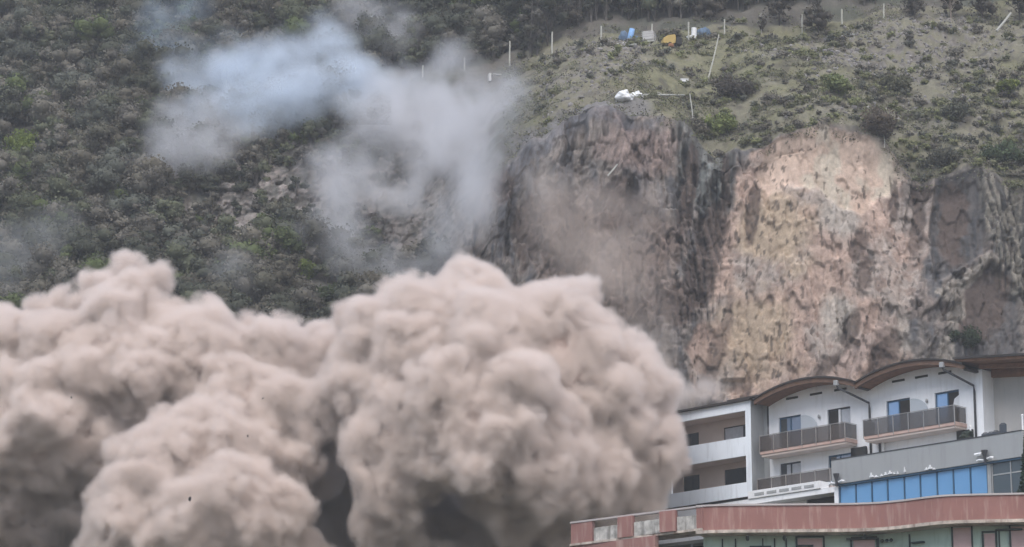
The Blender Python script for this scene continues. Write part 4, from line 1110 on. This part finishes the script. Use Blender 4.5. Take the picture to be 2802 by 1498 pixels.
# conifer tip at the right edge, in front of the pavilion
gg = np.random.default_rng(5); base = at(2818, 1420, 152); t = empty("conifer", (base[0], base[1], 22.0)); tag(t, "dark green conifer at the right edge in front of the pavilion glazing", "tree")
top = at(2812, 1185, 152)[2] - 22.0; n = 4500; w = gg.uniform(0, 1, n) ** 0.7; r = (1 - w) * 0.9 + 0.05; th = gg.uniform(0, 6.283, n); r = r * gg.uniform(.5, 1.1, n) * (1 + 0.25 * np.sin(th * 5 + w * 30))
P = np.stack([np.cos(th) * r, np.sin(th) * r, w * top], 1); v, f, c = leaves(P, 0.16, np.array([[0.035, 0.055, 0.035]]) * gg.uniform(.7, 1.4, (n, 1)), gg); mesh_np("crown", v, f, leaf_mat, parent=t, colors=c)
m = MB(); m.tube([(0, 0, 0), (0, 0, top * 0.9)], 0.12, 6, 0.02); m.build("trunk", M_wood, t)
# ------------------------------------------------------------------ fence posts and things left on the slope
M_post = mat_plain("pale_post", (0.40, 0.395, 0.35), 0.85, var=0.2, scale=6)
M_yel = mat_plain("yellow_paint", (0.42, 0.30, 0.10), 0.5, var=0.1, scale=3)
M_bluet = mat_plain("blue_tarp", (0.20, 0.36, 0.62), 0.6, var=0.2, scale=4, bump=0.3)
M_bluet2 = mat_plain("dark_blue_tarp", (0.09, 0.14, 0.21), 0.7, var=0.25, scale=4)
M_tank = mat_plain("white_plastic", (0.50, 0.49, 0.48), 0.5, var=0.08, scale=5)
M_bag = mat_plain("white_bag", (0.70, 0.71, 0.72), 0.7, var=0.08, scale=5, bump=0.4)
M_conc = mat_plain("pale_board", (0.38, 0.38, 0.35), 0.85, var=0.15, scale=4)
M_rust = mat_plain("orange_metal", (0.30, 0.14, 0.07), 0.6)
FP = "fence posts along the top of the slope"
posts = [(1041, 190, 228, "faint post seen through the smoke, leftmost of the fence posts"), (1157, 178, 212, "post half lost in smoke, second of the fence posts from the left"),
    (1271, 145, 192, "fence post at the right border of the smoke"), (1396, 108, 180, "tall fence post, first one clear of the smoke"), (1511, 83, 152, "fence post midway between the smoke and the loose boards"),
    (1645, 68, 130, "weathered grey fence post beside the left end of the loose boards"), (1785, 62, 117, "fence post rising behind the white tank"), (1883, 57, 112, "fence post just left of the white bucket"),
    (1982, 50, 100, "fence post by the head of the leaning pole"), (2195, 35, 90, "greenish fence post beside the forked dark tree"), (2305, 22, 74, "fence post in the middle of the stony upper right"), (2420, 8, 57, "highest fence post, furthest right of the row")]
for px, t_, b_, lab in posts:
    p = ground_at(px, b_, 2.6, 3.3); s = p[1] / F; h = (b_ - t_) * s * 1.03
    m = MB(); m.tube([(0, 0, -0.4), (0.0, 0, h * 0.5), (0.02, 0, h)], 0.075, 7)
    o = m.build("fence_post", M_post); o.location = p; tag(o, lab, "fence post", FP)
def item(px, py, smin=2.2, smax=3.3, rz=0.0):
    p = ground_at(px, py, smin, smax); return p, p[1] / F
def thing(name, px, py, label, cat, group=None, rz=0.0, lift=0.0, smin=2.2, smax=3.3):
    p, s = item(px, py, smin, smax); p = p + [0, 0, lift]
    t = empty(name, p, rz); tag(t, label, cat, group); return t, s
# blue roll standing up
t, s = thing("tarp_roll", 1724, 122, "light blue rolled tarpaulin standing upright beside the white tank", "tarp", rz=R(5))
m = MB(); m.tube([(-.1, 0, -.1), (.05, 0, .8), (.22, 0, 1.55)], .30, 10, .26); m.build("roll", M_bluet, t, True)
m = MB(); m.lump((-.5, .4, .7), (.55, .3, .75), 7, .3, 3); m.lump((.55, .3, .5), (.35, .25, .55), 8, .3, 3); m.build("dark_wrap", M_bluet2, t, True)
# white tank in its cage
t, s = thing("water_tank", 1776, 119, "squat white plastic tank with a dented lid between the blue roll and the yellow machine", "tank", rz=R(-18))
m = MB(); m.box(-.58, .58, -.5, .5, .12, 1.12); m.build("tank_body", M_tank, t, bevel=.12)
for z in (.3, .55, .8, 1.0):
    m = MB(); m.box(-.61, .61, -.53, -.505, z, z + .03); m.box(.585, .61, -.5, .5, z, z + .03); m.build("cage_bar", M_steel, t)
m = MB(); m.box(-.6, .6, -.52, .52, 0, .115); m.build("pallet", M_conc, t)
m = MB(); m.tube([(0, 0, 1.12), (0, 0, 1.2)], .16, 10); m.build("lid", M_tank, t)
# yellow compressor
t, s = thing("compressor", 1836, 133, "yellow towed compressor with its dark side panel open beside a fence post", "compressor", rz=R(12))
prof = [(-.85, .35), (-.8, .85), (-.35, 1.15), (.35, 1.28), (.42, .95), (.35, .42), (0, .3)]
m = MB(); n = len(prof)
for y in (-.45, .45): m.v += [(x, y, z) for x, z in prof]
m.f += [list(range(n))[::-1], list(range(n, 2 * n))] + [[i, (i + 1) % n, n + (i + 1) % n, n + i] for i in range(n)]
m.build("hood", M_yel, t, bevel=.05)
m = MB(); m.box(.46, 1.0, -.42, .42, .35, 1.02); m.build("engine_bay", M_dark, t, bevel=.04)
m = MB(); m.v += [(.36, -.47, 1.28), (.95, -.47, 1.22), (.95, .47, 1.22), (.36, .47, 1.28), (.36, -.47, 1.24), (.95, -.47, 1.18), (.95, .47, 1.18), (.36, .47, 1.24)]; m.f += [[0, 1, 2, 3], [7, 6, 5, 4], [0, 4, 5, 1], [1, 5, 6, 2], [2, 6, 7, 3], [3, 7, 4, 0]]; m.build("panel", M_pipe, t)
for sy in (-.5, .5):
    m = MB(); m.tube([(-.2, sy - .07, .2), (-.2, sy + .07, .2)], .24, 14); w = m.build("wheel", M_dark, t)
m = MB(); m.tube([(-.8, 0, .4), (-1.5, 0, .2)], .04, 6); m.build("drawbar", M_pipe, t)
m = MB(); m.lump((-.15, -.55, .1), (.3, .2, .22), 3, .2, 2); m.build("orange_box", M_rust, t)
# white bucket with a blue sheet behind
t, s = thing("white_container", 1899, 108, "upright white container with a foot, in front of the dark blue sheet", "container", rz=R(8))
m = MB(); m.tube([(0, 0, .05), (.03, 0, 1.15)], .27, 12, .25); m.build("body", M_bag, t)
m = MB(); m.lump((-.42, -.1, .16), (.34, .3, .2), 3, .2, 2); m.build("foot", M_bag, t)
t, s = thing("blue_sheet", 1925, 104, "dark blue sheet heaped behind the white container", "tarp", rz=0)
m = MB(); m.lump((.1, .5, .5), (.62, .35, .72), 12, .35, 3); m.build("sheet", M_bluet2, t, True)
# boards
for a, b, c, d, lab in ((1662, 128, 1738, 121, "long pale board lying left of the blue roll"), (1668, 134, 1742, 124, "second pale board under the blue roll, slightly lower and darker")):
    p0, p1 = ground_at(a, b, 2.4, 3.3), ground_at(c, d, 2.4, 3.3); p0[2] += .12; p1[2] += .2 if b == 128 else .1
    m = MB(); m.tube([(0, 0, 0), tuple(p1 - p0)], .09, 4); o = m.build("board", M_conc); o.location = p0; tag(o, lab, "board")
# two big bags and the long pole on the bare rim
for px, py, r, lab in ((1706, 277, .78, "larger crumpled white sandbag, left of the pair on the rim"), (1742, 273, .66, "smaller crumpled white sandbag, right of the pair on the rim")):
    t, s = thing("sandbag", px, py, lab, "bag", smin=2.0, lift=.0, rz=R(px % 7 * 5))
    m = MB(); m.lump((0, 0, r * .38), (r * .95, r * .8, r * .62), int(px), .28, 4); m.build("bag", M_bag, t, True)
    m = MB(); m.lump((r * .15, -.1, r * .95), (r * .35, r * .3, r * .25), int(py), .35, 3); m.build("bag_top", M_bag, t, True)
p0, p1 = ground_at(1752, 274, 2.0, 3), ground_at(1874, 276, 2.0, 3); p0[2] += .45; p1[2] += .5
m = MB(); m.tube([(0, 0, 0), tuple((p1 - p0) * .5 + [0, 0, .02]), tuple(p1 - p0)], .11, 6, .08); o = m.build("long_pole", M_conc, smooth=True); o.location = p0; tag(o, "long pale pole lying along the rim right of the white sandbags", "pole")
m = MB(); m.tube([(0, 0, 0), (-.15, 0, .35), (-.3, 0, .45), (-.45, 0, .42)], .035, 5); o = m.build("hose", M_post); o.location = ground_at(1812, 268, 2.0, 3) + [0, 0, .1]; tag(o, "short curled pale hose standing up beside the long pole", "hose")
t, s = thing("box", 1872, 226, "small white box on the grass between the leaning pole and the sandbags", "box")
m = MB(); m.box(-.35, .35, -.15, .15, 0.02, .28); m.build("box_body", M_bag, t, bevel=.03)
m = MB(); m.box(-.37, .37, -.17, .17, .283, .33); m.build("lid", M_bag, t)
t, s = thing("box", 2326, 98, "flat white debris lying on the stones below the third post from the right", "debris")
m = MB(); m.lump((0, 0, .1), (.6, .2, .12), 5, .5, 3); m.lump((-.9, 0, .02), (.2, .15, .1), 6, .5, 2); m.build("sheet", M_bag, t)
# slanting poles
def pole(name, a, b, r, mat, lab, cat, s0=(2.0, 3.3), up=0.5):
    p0 = ground_at(*a, *s0); d = p0[1] - 0.5
    q0 = at(a[0], a[1], d); q1 = at(b[0], b[1], d + up)
    m = MB(); n = 7; pts = []
    for i in range(n):
        w = i / (n - 1); pts.append(tuple((q1 - q0) * w + np.array([math.sin(w * 3) * .05, 0, math.sin(w * 3.1) * .03])))
    m.tube(pts, r, 6, r * .8); o = m.build(name, mat); o.location = q0; tag(o, lab, cat); return o
pole("leaning_pole", (1938, 215), (1967, 95), .075, M_post, "long thin pale pole leaning steeply across the grass below the blue sheet", "pole")
pole("leaning_pipe", (1899, 365), (1887, 257), .06, M_conc, "thin grey pipe standing at the rim left of the bright green shrub", "pipe", (1.9, 3.0))
pole("leaning_beam", (2727, 85), (2766, 36), .13, M_conc, "short thick pale beam propped at an angle in the upper right corner", "beam", (2.5, 3.4))
pole("fallen_branch", (1663, 482), (1707, 428), .085, M_conc, "pale broken branch slanting across the left rock face", "branch", (1, 2))
pole("fallen_branch", (1717, 505), (1716, 485), .08, M_conc, "short upright pale stump below the slanting branch on the rock face", "branch", (1, 2))
pole("leaning_stake", (2420, 405), (2418, 370), .03, M_conc, "thin stake at the top right of the pink scar", "stake", (1.9, 2.6))
t, s = thing("smoking_crate", 1341, 225, "pale bent sheet standing at the border of the smoke, under the third fence post", "sheet", rz=R(10))
m = MB(); m.box(-.12, .12, -.3, .3, 0, .8); m.build("upright", M_tank, t, bevel=.03)
m = MB(); m.box(.3, 1.1, -.2, .2, .72, .8); m.build("flap", M_tank, t)

for px, py, Y, r, lab in ((520, 1365, 174, .08, "dark rock fragment flying before the lower left dust, largest of the specks"), (719, 1091, 176, .045, "tiny dark rock fragment flying before the middle of the left dust bank"),
                          (678, 1194, 175, .045, "tiny dark rock fragment below another one, before the middle of the left dust"), (195, 1088, 176, .04, "tiny dark rock fragment flying before the dust near the left edge")):
    m = MB(); m.lump((0, 0, 0), (r, r * .8, r * 1.7), int(px), .45, 2); o = m.build("rock_fragment", M_dark); o.location = at(px, py, Y); tag(o, lab, "rock", "rock fragments thrown up by the blast")
# ------------------------------------------------------------------ dust cloud
def ico_dup(sub):
    bm = bmesh.new(); bmesh.ops.create_icosphere(bm, subdivisions=sub, radius=1.0)
    v = np.array([x.co[:] for x in bm.verts]); f = np.array([[w.index for w in q.verts] for q in bm.faces])
    bm.free(); return v, f

def spheres_mesh(C, Rr, sub):
    v, f = ico(sub); n = len(C)
    V = (v[None] * Rr[:, None, None] + C[:, None]).reshape(-1, 3)
    Fc = (f[None] + (np.arange(n) * len(v))[:, None, None]).reshape(-1, 3)
    return V, Fc

def on_sphere(n, g):
    z = g.uniform(-1, 1, n); t = g.uniform(0, 2 * math.pi, n); r = np.sqrt(1 - z * z)
    return np.stack([r * np.cos(t), r * np.sin(t), z], 1)

def grow(C, Rr, n, lo, hi, off, g, keep=0.62):
    """n smaller puffs on every puff, dropping those buried in a bigger one or turned far away"""
    oc, orr = [], []
    for c, r in zip(C, Rr):
        d = on_sphere(n, g)
        cc = c + d * r * off
        rr = r * g.uniform(lo, hi, n)
        for a, b in zip(cc, rr):
            dist = np.sqrt(((C - a) ** 2).sum(1)) - Rr * keep
            if dist.min() > -0.001 * b or (dist < 0).sum() == 0:
                oc.append(a); orr.append(b)
    return np.array(oc), np.array(orr)

def remesh(name, V, Fc, vox):
    o = mesh_np(name, V, Fc, None)
    md = o.modifiers.new("r", 'REMESH'); md.mode = 'VOXEL'; md.voxel_size = vox; md.use_smooth_shade = True
    dg = bpy.context.evaluated_depsgraph_get()
    me = bpy.data.meshes.new_from_object(o.evaluated_get(dg))
    n = len(me.vertices); v = np.empty(n * 3, np.float32); me.vertices.foreach_get("co", v)
    nr = np.empty(n * 3, np.float32); me.vertices.foreach_get("normal", nr)
    k = len(me.loops); li = np.empty(k, np.int32); me.loops.foreach_get("vertex_index", li)
    bpy.data.objects.remove(o); bpy.data.meshes.remove(me)
    return v.reshape(-1, 3).astype(float), nr.reshape(-1, 3).astype(float), li.reshape(-1, 4)

def vnormals(V, Q):
    n = np.cross(V[Q[:, 2]] - V[Q[:, 0]], V[Q[:, 3]] - V[Q[:, 1]])
    N_ = np.zeros_like(V)
    for k in range(4): np.add.at(N_, Q[:, k], n)
    return N_ / (np.linalg.norm(N_, axis=1, keepdims=True) + 1e-9)

def smooth(V, Q, it=2, w=0.5):
    E_ = np.concatenate([Q[:, [0, 1]], Q[:, [1, 2]], Q[:, [2, 3]], Q[:, [3, 0]]])
    deg = np.zeros(len(V)); np.add.at(deg, E_[:, 0], 1); np.add.at(deg, E_[:, 1], 1)
    for _ in range(it):
        S = np.zeros_like(V); np.add.at(S, E_[:, 0], V[E_[:, 1]]); np.add.at(S, E_[:, 1], V[E_[:, 0]])
        V = V * (1 - w) + w * S / deg[:, None]
    return V

def mat_dust(name, rgb):
    m, N, L = mat_new(name)
    b = N["Principled BSDF"]; b.inputs["Roughness"].default_value = 1.0; b.inputs["Specular IOR Level"].default_value = 0.0
    tc = N.new("ShaderNodeTexCoord")
    n1 = N.new("ShaderNodeTexNoise"); n1.inputs["Scale"].default_value = 0.16; n1.inputs["Detail"].default_value = 3
    L.new(tc.outputs["Object"], n1.inputs["Vector"])
    cr = N.new("ShaderNodeValToRGB")
    cr.color_ramp.elements[0].position = 0.35; cr.color_ramp.elements[0].color = (rgb[0] * .96, rgb[1] * .93, rgb[2] * .90, 1)
    cr.color_ramp.elements[1].position = 0.66; cr.color_ramp.elements[1].color = (rgb[0] * 1.04, rgb[1] * 1.04, rgb[2] * 1.07, 1)
    L.new(n1.outputs[0], cr.inputs[0]); L.new(cr.outputs[0], b.inputs["Base Color"])
    return m

def mat_vol(name, rgb, dens, aniso=0.2):
    m, N, L = mat_new(name)
    N.remove(N["Principled BSDF"])
    v = N.new("ShaderNodeVolumePrincipled")
    v.inputs["Color"].default_value = (*rgb, 1); v.inputs["Density"].default_value = dens; v.inputs["Anisotropy"].default_value = aniso
    L.new(v.outputs[0], N["Material Output"].inputs["Volume"])
    return m

DUST = (0.46, 0.375, 0.335)
def dust_mass(name, lobes, seed, vox, depth_axis=1.0):
    g = np.random.default_rng(seed)
    C0 = np.array([at(px, py, Y) for px, py, Y, r in lobes]); R0 = np.array([r * Y / F for px, py, Y, r in lobes])
    C1, R1 = grow(C0, R0, 34, 0.14, 0.42, 0.84, g, 0.8)
    CA, RA = np.concatenate([C0, C1]), np.concatenate([R0, R1])
    C2, R2 = grow(C1, R1, 12, 0.28, 0.5, 0.85, g, 0.7)
    ok = np.array([(np.sqrt(((C0 - c) ** 2).sum(1)) > R0 * 0.9).all() for c in C2]); C2, R2 = C2[ok], R2[ok]
    ok = C2[:, 1] < np.array([C0[np.argmin(((C0 - c) ** 2).sum(1)), 1] + 3 for c in C2]); C2, R2 = C2[ok], R2[ok]
    # rough in some places, smooth and rolled in others
    ok = fbm(C2 / 7.0, 2, 300 + seed) > 0.02 + 0.3 * g.uniform(-1, 1, len(C2)); C2, R2 = C2[ok], R2[ok]
    C = np.concatenate([CA, C2]); Rr = np.concatenate([RA, R2])
    V, Fc = spheres_mesh(C, Rr, 2)
    print("dust spheres", len(C))
    V, nr, Q = remesh("tmp", V, Fc, vox)
    V = smooth(V, Q, 2); nr = vnormals(V, Q)
    V = V + np.stack([fbm(V / 3.2, 3, s_) for s_ in (5, 6, 7)], 1) * 0.5
    wp = np.stack([fbm(V / 1.6, 3, s_) for s_ in (15, 16, 17)], 1) * 0.5
    w1 = worley((V + wp) / np.array([1.5, 1.5, 1.9]), 3)[0]
    w2 = worley((V + wp * .6) / 0.72, 11)[0]
    w3 = worley((V + wp * .3) / 0.36, 13)[0]
    mod = 1.25 * sstep(-0.35, 0.45, fbm(V / 5.0, 3, 23))
    V = smooth(V, Q, 12)
    V = V + nr * ((0.55 - w1) * 0.75 * (0.35 + mod * 0.7) + (0.5 - w2) * 0.46 * (0.12 + mod) + (0.5 - w3) * 0.2 * (0.1 + mod))[:, None]
    print("dust verts", len(V))
    k = R1 > 1.9
    return V, vnormals(V, Q), Q, (np.concatenate([C0, C1[k]]), np.concatenate([R0 - 1.5, R1[k] - 1.5]))
right_lobes = [  # photograph x, y, depth, radius in photograph pixels
    (1330, 1020, 192, 260), (1150, 1000, 191, 210), (1490, 1030, 192, 240), (1290, 860, 193, 135), (1290, 790, 194, 80),
    (1550, 840, 192, 95), (1480, 800, 193, 50), (1600, 800, 194, 52), (1170, 855, 193, 95), (1620, 1110, 192, 190), (1785, 1235, 192, 108), (1725, 1345, 192, 112),
    (1300, 1180, 186, 185), (1120, 1220, 188, 170), (1480, 1250, 188, 170), (1400, 1350, 190, 130), (1060, 1430, 190, 105), (1060, 1330, 188, 120),
    (1610, 1290, 190, 135), (1000, 1060, 190, 100), (1000, 880, 193, 78), (1735, 1060, 192, 120), (1640, 1400, 193, 110), (1620, 940, 192, 110), (1740, 960, 194, 50), (1090, 810, 194, 66),
    (1420, 1060, 185, 110), (1230, 1050, 185, 115), (1010, 1240, 188, 80), (1180, 1460, 196, 120), (1370, 1490, 195, 140), (1540, 1440, 194, 130), (1240, 1580, 193, 110), (1480, 1390, 190, 80), (1640, 1420, 195, 90)]
left_lobes = [
    (330, 850, 200, 130), (355, 742, 200, 56), (430, 770, 200, 45), (235, 795, 200, 62), (60, 990, 200, 150), (560, 860, 200, 70), (150, 870, 201, 80),
    (300, 1050, 198, 230), (520, 1020, 198, 200), (760, 1040, 198, 165), (700, 1170, 195, 190), (900, 970, 199, 105),
    (560, 1270, 190, 180), (420, 1300, 188, 140), (120, 1180, 196, 210), (20, 1320, 198, 160), (650, 1400, 187, 170), (340, 1450, 187, 130), (520, 1460, 186, 150),
    (880, 1160, 197, 150), (920, 1400, 203, 160), (-120, 1050, 200, 200), (-170, 1350, 197, 200), (700, 925, 200, 64), (170, 1500, 202, 140), (800, 1540, 191, 110), (940, 1080, 198, 130), (960, 1250, 200, 130), (930, 1440, 204, 180), (260, 1230, 195, 120), (205, 1375, 198, 95), (120, 1440, 199, 100), (870, 1130, 193, 115), (850, 1250, 195, 100), (960, 1010, 193, 80), (780, 1270, 192, 100)]
def mat_vol_grid(name, rgb, dens, aniso=0.1, nscale=0.0, lo=0.4, hi=0.6, warp=0.0):
    m, N, L = mat_new(name)
    N.remove(N["Principled BSDF"])
    v = N.new("ShaderNodeVolumePrincipled")
    v.inputs["Color"].default_value = (*rgb, 1); v.inputs["Anisotropy"].default_value = aniso
    v.inputs["Density Attribute"].default_value = ""
    a = N.new("ShaderNodeAttribute"); a.attribute_name = "density"
    m1 = N.new("ShaderNodeMath"); m1.operation = 'MULTIPLY'; m1.inputs[1].default_value = dens
    L.new(a.outputs["Fac"], m1.inputs[0])
    out = m1.outputs[0]
    if nscale:
        tc = N.new("ShaderNodeTexCoord")
        n = N.new("ShaderNodeTexNoise"); n.inputs["Scale"].default_value = nscale; n.inputs["Detail"].default_value = 4; n.inputs["Distortion"].default_value = warp
        L.new(tc.outputs["Object"], n.inputs["Vector"])
        r = N.new("ShaderNodeMapRange"); r.inputs[1].default_value = lo; r.inputs[2].default_value = hi; r.interpolation_type = 'SMOOTHSTEP'
        L.new(n.outputs[0], r.inputs[0])
        m2 = N.new("ShaderNodeMath"); m2.operation = 'MULTIPLY'
        L.new(out, m2.inputs[0]); L.new(r.outputs[0], m2.inputs[1]); out = m2.outputs[0]
    L.new(out, v.inputs["Density"])
    L.new(v.outputs[0], N["Material Output"].inputs["Volume"])
    return m
def to_volume(o, mat, voxel, band):
    ng = bpy.data.node_groups.new("veil", 'GeometryNodeTree')
    ng.interface.new_socket("Geometry", in_out='INPUT', socket_type='NodeSocketGeometry')
    ng.interface.new_socket("Geometry", in_out='OUTPUT', socket_type='NodeSocketGeometry')
    i = ng.nodes.new("NodeGroupInput"); q = ng.nodes.new("NodeGroupOutput")
    mv = ng.nodes.new("GeometryNodeMeshToVolume"); mv.resolution_mode = 'VOXEL_SIZE'
    mv.inputs["Voxel Size"].default_value = voxel; mv.inputs["Interior Band Width"].default_value = band; mv.inputs["Density"].default_value = 1.0
    sm = ng.nodes.new("GeometryNodeSetMaterial"); sm.inputs["Material"].default_value = mat
    ng.links.new(i.outputs[0], mv.inputs[0]); ng.links.new(mv.outputs[0], sm.inputs[0]); ng.links.new(sm.outputs[0], q.inputs[0])
    md = o.modifiers.new("veil", 'NODES'); md.node_group = ng
    o.data.materials.clear(); o.data.materials.append(mat)
dmat = mat_dust("dust", DUST)
vmat = mat_vol_grid("dust_air", (0.946, 0.862, 0.808), 5.6, 0.1, 0.75, 0.28, 0.60, 0.6)
for nm, lobes, sd_, lab in (("dust_cloud", right_lobes, 3, "tall brown dome of billowing dust rolling against the left wing of the white hotel"),
                       ("dust_cloud", left_lobes, 5, "wide pale pink bank of dust filling the lower left below the wooded slope")):
    V_, nr_, Q_, (Cc, Rc) = dust_mass(nm, lobes, sd_, 0.15)
    kv, kf = spheres_mesh(Cc, Rc, 3)
    kv, kn, kq = remesh("tmp", kv, kf, 0.45)
    kv = smooth(kv, kq, 3)
    core = mesh_np(nm, kv, kq, dmat, smooth=True)
    tag(core, lab, "dust cloud", kind="stuff")
    veil = mesh_np("dust_veil", V_ + nr_ * 0.15, Q_, None, parent=core, smooth=True)
    to_volume(veil, vmat, 0.15, 1.1)
    tag(veil, kind="stuff")
# ------------------------------------------------------------------ thin smoke drifting along the slope
def smoke(name, lobes, rgb, dens, nscale, lo, hi, label, band=2.6, front=3.5, vox=0.4, aniso=0.2, warp=0.6, amp=0.5, yfix=None, grow_=1.0):
    C, Rr = [], []
    for q in lobes:
        px, py, r = q[:3]
        Y = q[3] if len(q) > 3 else (yfix if yfix else ground_at(px, py)[1] - front)
        C.append(at(px, py, Y)); Rr.append(r * Y / F * grow_)
    v, f = spheres_mesh(np.array(C), np.array(Rr), 3)
    V_, n_, Q_ = remesh("tmp", v, f, vox)
    V_ = smooth(V_, Q_, 6); n_ = vnormals(V_, Q_)
    V_ = V_ + n_ * ((fbm(V_ / 3.0, 3, 201) + 0.6 * fbm(V_ / 1.1, 3, 202)) * amp + 0.5)[:, None]
    mt = mat_vol_grid(name + "_air", rgb, dens, aniso, nscale, lo, hi, warp)
    o = mesh_np(name, V_, Q_, None, smooth=True); tag(o, label, "smoke", kind="stuff")
    to_volume(o, mt, 0.45, band)
    return o
smoke("blue_smoke", [(500, 235, 62), (570, 245, 72), (650, 250, 75), (730, 225, 85), (800, 195, 88), (880, 190, 80), (880, 110, 55), (955, 225, 75), (1030, 260, 70), (560, 310, 60), (700, 300, 60), (820, 270, 70)],
      (0.85, 0.92, 1.0), 0.62, 0.24, 0.26, 0.60, "pale bluish smoke drifting over the upper left slope", band=2.0, grow_=1.42, front=7.0, amp=1.3)
smoke("blue_smoke", [(440, 90, 75), (480, 160, 65), (410, 160, 60), (530, 60, 55), (620, 150, 60)],
      (0.72, 0.86, 1.0), 0.16, 0.26, 0.30, 0.62, "thin blue wisps rising at the top left of the pale smoke", band=2.0, grow_=1.3, front=5.0, amp=0.9)
smoke("grey_smoke", [(1080, 270, 75), (1150, 275, 80), (1240, 270, 85), (1330, 300, 75), (1380, 250, 50), (1090, 350, 85), (1190, 370, 95), (1280, 400, 85), (1310, 480, 65, 234), (1280, 550, 70, 234), (1235, 620, 70, 235), (1330, 400, 60, 233), (1400, 300, 45, 236), (1180, 700, 45, 239), (1020, 330, 70), (980, 420, 60)],
      (0.875, 0.88, 0.90), 0.46, 0.26, 0.29, 0.62, "grey smoke hanging before the left edge of the cliff", band=2.0, grow_=1.35, front=6.5, amp=1.3)
smoke("grey_smoke", [(520, 340, 65), (600, 360, 60), (460, 400, 70), (540, 420, 60), (400, 430, 40), (1060, 500, 75), (990, 540, 60), (930, 600, 65), (880, 640, 50), (990, 680, 60), (1070, 730, 55), (1120, 770, 45), (900, 470, 60), (1140, 560, 60), (1060, 90, 70), (1000, 60, 60), (1250, 170, 60)],
      (0.88, 0.885, 0.905), 0.34, 0.30, 0.31, 0.64, "faint grey wisps trailing down the slope below the thick smoke", band=2.0, grow_=1.45, front=6.5, amp=1.2)
smoke("thin_haze", [(60, 700, 130), (160, 640, 90), (0, 780, 90), (640, 760, 90)], (0.92, 0.94, 0.94), 0.14, 0.2, 0.3, 0.7, "faint grey haze above the left dust cloud", front=6)
smoke("falling_dust", [(1520, 560, 80), (1620, 600, 90), (1700, 680, 90), (1640, 760, 110), (1560, 700, 90), (1720, 820, 80), (1760, 900, 80), (1700, 960, 80), (1780, 1020, 80), (1460, 480, 60), (1480, 660, 60), (1820, 1090, 70), (1900, 1080, 50), (1780, 560, 60)],
      (0.92, 0.83, 0.765), 0.22, 0.25, 0.28, 0.66, "veil of brown dust falling in front of the left rock face", front=3.0, grow_=1.3, amp=1.0)
smoke("roof_dust", [(1790, 1080, 50, 212), (1850, 1075, 42, 213), (1920, 1070, 32, 214), (1960, 1068, 22, 214), (1740, 1060, 60, 212)], (0.95, 0.88, 0.83), 1.4, 0.5, 0.25, 0.55, "pale dust curling up behind the left wing's roof", band=1.2, amp=0.3)

# thin haze box added round the whole scene to lift the shadows
m = MB(); m.box(-820, 820, -320, 820, -4.0, 190.0)
m_, N_, L_ = mat_new("air"); N_.remove(N_["Principled BSDF"]); vv = N_.new("ShaderNodeVolumePrincipled"); vv.inputs["Color"].default_value = (0.93, 0.93, 0.93, 1); vv.inputs["Density"].default_value = 0.0004; vv.inputs["Anisotropy"].default_value = 0.3
L_.new(vv.outputs[0], N_["Material Output"].inputs["Volume"])
o = m.build("haze", m_); tag(o, kind="stuff")
